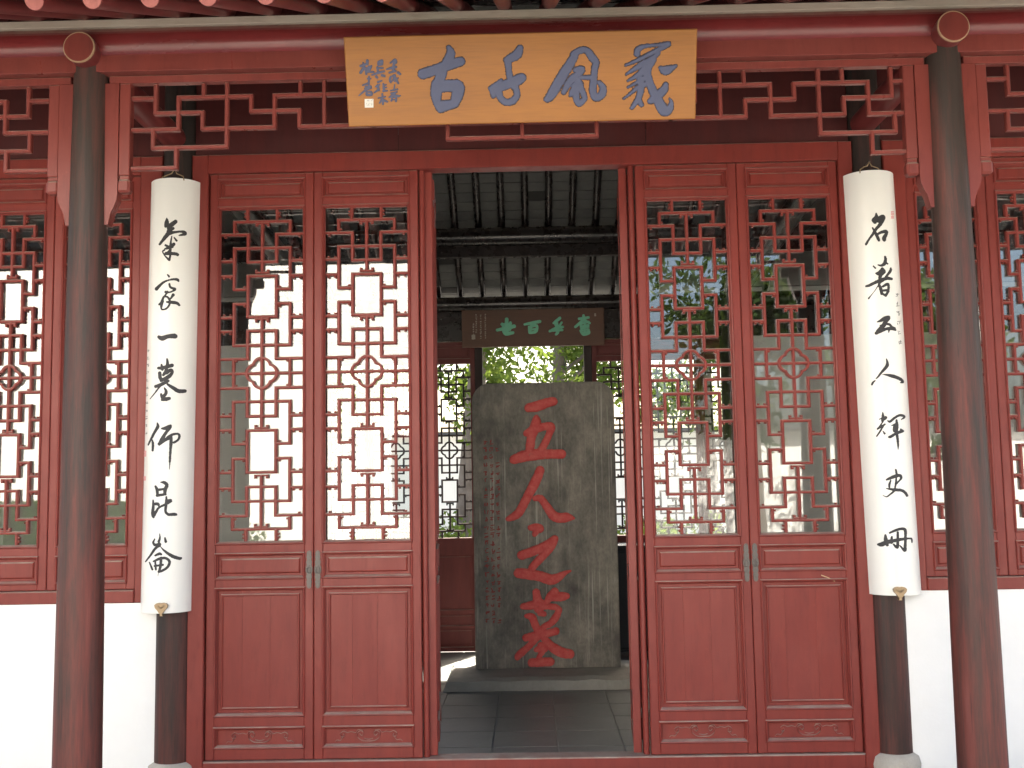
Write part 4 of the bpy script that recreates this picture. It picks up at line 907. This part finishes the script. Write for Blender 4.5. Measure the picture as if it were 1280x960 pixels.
mb.add(vs, fs, True)
per = [vid[0, i] for i in range(nx_)]+[vid[j, nx_-1] for j in range(1, nz_)]+[vid[nz_-1, i] for i in range(nx_-2, -1, -1)]+[vid[j, 0] for j in range(nz_-2, 0, -1)]
back = [(vs[p][0], YS+.27, vs[p][2]) for p in per]; frt = [vs[p] for p in per]; n = len(per)
mb.add(frt+back, [(i, n+i, n+(i+1) % n, (i+1) % n) for i in range(n)]); mb.add(back, [tuple(range(n))[::-1]])
stele = tag(mb.build('stone_stele', 'stele'), 'tall dark weathered stone stele with four large red carved characters', 'stele')
def wobf(x, z): return .003*math.sin(x*5.1+1)*math.sin(z*3.3)+.002*math.sin(x*13+z*9)
def smap(u, v, h):
    p = onY(u, v, YS); return (p[0], YS+wobf(p[0], p[2])+h-.0028, p[2])
for st in STE:
    glyph(st, smap, lambda d: groove(d*sc_m)*.94, .8, .14).build('carved_character', 'carve').parent = stele
pts = [(606.5+c*7.6+r_*.13, 552.5+r_*9.75) for r_ in range(24) for c in range(3) if not (c == 2 and r_ in (0, 2, 13, 22))]
o = glyph(tiny_writing(pts, 2.6, .62), lambda u, v, h: smap(u, v, -h*.5), plate(.0012, .5), .4, .05).build('small_inscription', 'carve_faint'); o.parent = stele; tag(o, kind='stuff')
# ------------------------------------------------------------------ rear plaque
YP = 9.93
a0 = onY(577, 388, YP); a1 = onY(756, 431, YP)
rp = tag(MB().fbox(a0[0], a1[0], YP, YP+.03, a1[2], a0[2], .004).build('inner_plaque', 'plaque_brown'), 'dark brown plaque with green calligraphy hung inside above the rear doorway', 'plaque')
for x in (a0[0]+.2, a1[0]-.2):
    o = MB().tube([(x, YP+.02, a0[2]-.04), (x, 10.08, a0[2]+.03)], .008, 8).build('hanger', 'bronze'); o.parent = rp
rmap = lambda u, v, h: tuple(onY(u, v, YP)+np.array([0, -h, 0]))
RP = (570, 375, 6.4)
for st in (
 [[(330, 240, 25), (400, 225, 30), (465, 210, 30)], [(370, 190, 20), (385, 240, 25)], [(405, 155, 30), (405, 250, 35)], [(435, 180, 20), (430, 235, 25)], [(365, 195, 20), (440, 190, 18)], [(380, 240, 30), (400, 268, 35), (455, 262, 25)]],
 [[(550, 195, 20), (600, 185, 25), (670, 172, 25)], [(615, 185, 20), (600, 215, 25)], [(585, 215, 22), (590, 260, 25)], [(590, 215, 25), (645, 205, 22), (640, 250, 25), (600, 262, 22)], [(590, 238, 18), (640, 232, 18)]],
 [[(830, 145, 25), (800, 170, 25), (780, 185, 18)], [(795, 195, 18), (800, 210, 18)], [(845, 180, 18), (830, 205, 18)], [(750, 250, 20), (800, 225, 25), (855, 215, 20)], [(805, 180, 25), (815, 250, 28), (800, 275, 20)], [(755, 245, 20), (850, 240, 20)]],
 [[(985, 150, 22), (1060, 140, 22)], [(1020, 125, 22), (1015, 160, 25), (955, 215, 22)], [(1020, 155, 20), (1070, 185, 18)], [(990, 190, 20), (1060, 175, 20)], [(1000, 200, 22), (1005, 240, 22)], [(1010, 210, 18), (1060, 200, 18)], [(1010, 225, 16), (1060, 215, 16)], [(995, 245, 18), (1060, 235, 18)], [(1000, 250, 22), (1020, 275, 24), (1060, 265, 25), (1060, 245, 22)], [(1015, 262, 16), (1055, 255, 16)], [(1030, 180, 18), (1030, 270, 16)]]):
    glyph(crop(*RP, st), rmap, plate(.004, .6), .35, .06).build('green_character', 'green').parent = rp
pts = [(570+x/6.4, 375+y/6.4) for x, y0, y1 in ((235, 115, 315), (198, 120, 310), (162, 120, 270), (140, 190, 280)) for y in range(y0, y1, 17)]
glyph(tiny_writing(pts, .9, .26), rmap, plate(.001, .3), .25, 0).build('side_inscription', 'tan').parent = rp
glyph(rect(570+140/6.4, 375+297/6.4, 3.2, 4.4), rmap, plate(.001, .3), .25, .1).build('seal', 'tan').parent = rp
glyph(rect(570+1113/6.4, 375+118/6.4, 1.0, 2.4), rmap, plate(.001, .3), .25, .1).build('seal', 'tan').parent = rp
# ------------------------------------------------------------------ dark cabinet in the rear right corner
cab = empty('cabinet', (1.12, 9.72, 0)); tag(cab, 'dark glossy lacquered cabinet standing behind the stele by the rear lattice', 'cabinet')
def cb(nm, mb, m_='dark_lacquer'): o = mb.build(nm, m_); o.parent = cab
cb('carcass', MB().fbox(-.42, .42, -.20, .2, .08, .985, .006)); cb('top', MB().bbox(-.45, .45, -.23, .22, .986, 1.02, .006))
for q in (-1, 1):
    x0, x1 = sorted((q*.008, q*.405)); d = MB().fbox(x0, x1, -.216, -.201, .11, .96, .005).build('cabinet_door', 'dark_lacquer'); d.parent = cab
    k = MB().tube([(q*.04, -.232, .56), (q*.04, -.214, .56)], .012, 12).build('knob', 'brass'); k.parent = d
    for y in (-.17, .17): cb('foot', MB().bbox(q*.36-.035, q*.36+.035, y-.03, y+.03, .001, .081, .004))
# ------------------------------------------------------------------ straw on the right door
pA = onY(1026.5, 719, YL-.001); pB = onY(1043.5, 726.5, YL-.001)
tag(MB().tube([tuple(pA), tuple((pA+pB)/2+np.array([0, -.002, .003])), tuple(pB)], .0028, 8).build('straw', 'straw'), 'thin pale straw caught on the panel of a red door', 'straw')
# ------------------------------------------------------------------ trees
def rot_leaf(rnd, size):
    d = Vector((rnd.gauss(0, 1), rnd.gauss(0, 1), rnd.gauss(0, .7))).normalized(); u_ = d.orthogonal().normalized(); w_ = d.cross(u_)
    a = rnd.uniform(0, 6.28); p = u_*math.cos(a)+w_*math.sin(a); q = d.cross(p); return p*size, q*size*.42
def tree(name, loc, h, cr, nl, label, group=None, seed=1, leafm='leaf', size=.12, lean=0, trunk_r=.13, base_h=.45, flat=.8):
    rnd = random.Random(seed); root = tag(empty(name, loc), label, 'tree', group)
    tk = MB(); zb = h*base_h
    spine = [(0, 0, -.02), (lean*.15+rnd.uniform(-.05, .05), rnd.uniform(-.05, .05), h*.2), (lean*.45, rnd.uniform(-.1, .1), h*.45), (lean*.8, rnd.uniform(-.1, .1), h*.7), (lean, 0, h*.92)]
    tk.tube(spine, [trunk_r*1.25, trunk_r, trunk_r*.8, trunk_r*.5, trunk_r*.15], 12)
    ends_ = []
    for i in range(11):
        f = rnd.uniform(.4, .9); k = f*4; a = int(k); t_ = k-a; p = Vector(spine[a]).lerp(Vector(spine[min(4, a+1)]), t_)
        th = rnd.uniform(0, 6.28); L = cr*rnd.uniform(.55, .95)*(1.15-f*.5); d = Vector((math.cos(th), math.sin(th), rnd.uniform(.25, .8)))
        q1 = p+d*L*.5+Vector((0, 0, .1)); q2 = p+d*L
        tk.tube([p, q1, q2], [trunk_r*.42*(1.2-f), trunk_r*.26*(1.2-f)+.006, .008], 7); ends_ += [q1, q2, q1.lerp(q2, .5)]
    tk.build('trunk', 'bark').parent = root
    cm = MB(); vs = []; fs = []
    cl = []
    for i in range(46):
        if i < len(ends_): c = ends_[i]
        else:
            th = rnd.uniform(0, 6.28); rr_ = cr*math.sqrt(rnd.random()); zz = rnd.uniform(-1, 1); c = Vector((lean*.8+rr_*math.cos(th)*math.sqrt(max(.1, 1-zz*zz*.7)), rr_*math.sin(th)*math.sqrt(max(.1, 1-zz*zz*.7)), zb+(h-zb)*.55+zz*(h-zb)*.48))
        cl.append((c, rnd.uniform(.16, .34)*cr))
    for i in range(nl):
        c, r_ = cl[rnd.randrange(len(cl))]; v_ = Vector((rnd.gauss(0, 1), rnd.gauss(0, 1), rnd.gauss(0, flat)))
        v_ = v_.normalized()*r_*(rnd.random()**.45); p = c+v_
        a, b_ = rot_leaf(rnd, size*rnd.uniform(.6, 1.2)); o = len(vs)
        vs += [p-a, p+b_-a*.1, p+a, p-b_-a*.1]; fs.append((o, o+1, o+2, o+3))
    cm.add(vs, fs); cm.build('crown', leafm).parent = root
    return root
# garden behind the hall
tree('garden_tree', (-.92, 15.0, GZ), 6.0, 1.9, 8500, 'leaning grey-trunked tree behind the hall seen above the stele, by the left rear post', seed=11, size=.065, lean=.35, trunk_r=.19)
tree('garden_tree', (.42, 17.2, GZ), 7.0, 2.3, 12000, 'tall garden tree with forked limbs behind the hall, filling the middle of the rear doorway', seed=5, size=.07, lean=.2, trunk_r=.13)
tree('garden_tree', (3.2, 18.5, GZ), 6.2, 2.3, 9000, 'broad green garden tree behind the hall, seen through the right rear lattice', seed=23, size=.075, leafm='leaf2')
tree('garden_tree', (-4.2, 18.0, GZ), 6.5, 2.4, 9000, 'bushy green garden tree behind the hall, seen through the left rear lattice', seed=31, size=.075)
gw = MB().box(-14, 14, 22.0, 22.3, GZ-.02, 2.6); gwo = tag(gw.build('garden_wall', 'plaster_old'), 'long white garden wall standing behind the trees at the back', 'wall')
MB().prism([(-14.1, 2.6), (14.1, 2.6), (14.1, 2.66), (-14.1, 2.66)], 21.85, 22.45).build('wall_coping', 'roof_tile').parent = gwo
def shrub(name, loc, r_, h, nl, label, seed, leafm='leaf', size=.055):
    rnd = random.Random(seed); root = tag(empty(name, loc), label, 'shrub')
    st = MB()
    for i in range(7):
        a = rnd.uniform(0, 6.28); st.tube([(0.06*math.cos(a), .06*math.sin(a), -.02), (r_*.4*math.cos(a), r_*.4*math.sin(a), h*.5), (r_*.7*math.cos(a), r_*.7*math.sin(a), h*.85)], [.02, .014, .005], 6)
    st.build('stems', 'bark').parent = root
    vs = []; fs = []; cl = [(Vector((rnd.uniform(-.6, .6)*r_, rnd.uniform(-.6, .6)*r_, h*rnd.uniform(.3, .85))), r_*rnd.uniform(.3, .5)) for _ in range(14)]
    for i in range(nl):
        c, rr_ = cl[rnd.randrange(14)]; v_ = Vector((rnd.gauss(0, 1), rnd.gauss(0, 1), rnd.gauss(0, .8))).normalized()*rr_*rnd.random()**.4; p = c+v_; a, b_ = rot_leaf(rnd, size*rnd.uniform(.6, 1.2))
        o = len(vs); vs += [p-a, p+b_, p+a, p-b_]; fs.append((o, o+1, o+2, o+3))
    m_ = MB(); m_.add(vs, fs); m_.build('foliage', leafm).parent = root
shrub('garden_shrub', (-1.6, 14.0, GZ), .9, 1.2, 3200, 'low green shrub in the rear garden, seen through the left rear lattice', 3)
shrub('garden_shrub', (2.0, 14.0, GZ), .9, 1.3, 3200, 'low green shrub in the rear garden, seen through the right rear lattice', 4)
# courtyard in front, seen mirrored in the door glass
hs = tag(empty('courtyard_house', (-6.2, -7.2, GZ)), 'white-walled house across the courtyard mirrored in the door glass', 'house')
def hsb(nm, mb, m_): o = mb.build(nm, m_); o.parent = hs; return o
hsb('wall', MB().box(-6.5, 5.2, -4, 0, -.02, 7.9), 'plaster_old')
hsb('roof', MB().prism([(-7.1, 7.9), (5.8, 7.9), (5.3, 8.9), (-6.6, 8.9)], -4.6, .3), 'roof_tile')
for x in (-5.6, 4.3):
    wn = hsb('window', MB().fbox(x-.55, x+.55, .002, .06, 1.2, 2.6, .01), 'red_dark')
    o = MB().box(x-.46, x+.46, .06, .066, 1.28, 2.52).build('pane', 'dark_lacquer'); o.parent = wn
cw = tag(MB().box(-1.0, 14, -9.3, -9.0, GZ-.02, 2.5).build('courtyard_wall', 'plaster_old'), 'low white courtyard wall mirrored in the door glass behind trees', 'wall')
MB().prism([(-1.0, 2.5), (14.1, 2.5), (14.1, 2.58), (-1.0, 2.58)], -9.5, -8.8).build('wall_coping', 'roof_tile').parent = cw
tree('courtyard_tree', (3.9, -6.2, GZ), 5.4, 1.8, 7000, 'leafy courtyard tree mirrored in the right door glass, the nearer to the white house', seed=41, size=.10, leafm='leaf2')
tree('courtyard_tree', (6.3, -5.4, GZ), 4.8, 1.6, 6500, 'leafy courtyard tree mirrored in the right door glass, farther from the white house', seed=43, size=.10)
shrub('courtyard_shrub', (-5.3, -5.9, GZ), .75, 1.7, 2200, 'dark shrub against the white courtyard house, mirrored in the left door glass', 6, 'leaf2')

# clipped hedge along the foot of the courtyard house
hd = tag(empty('clipped_hedge', (-9.6, -6.3, GZ)), 'long clipped hedge along the courtyard house, mirrored low in the side window glass', 'hedge')
core = MB().bbox(-2.6, 2.6, -.40, .40, -.02, 1.42, .08, .03).build('hedge_core', 'leaf2'); core.parent = hd
rnd = random.Random(9); vs = []; fs = []
for i in range(9000):
    p = Vector((rnd.uniform(-2.7, 2.7), rnd.choice((-.42, .42, rnd.uniform(-.4, .4)))+rnd.gauss(0, .03), 0)); p.z = rnd.uniform(.05, 1.5) if abs(p.y) > .36 else 1.45+rnd.gauss(0, .04)
    a, b_ = rot_leaf(rnd, .06); o = len(vs); vs += [p-a, p+b_, p+a, p-b_]; fs.append((o, o+1, o+2, o+3))
m_ = MB(); m_.add(vs, fs); m_.build('foliage', 'leaf2').parent = hd
for o in bpy.data.objects:
    if o.name.split('.')[0] in ('side_inscription', 'seal_mark'): o['kind'] = 'stuff'
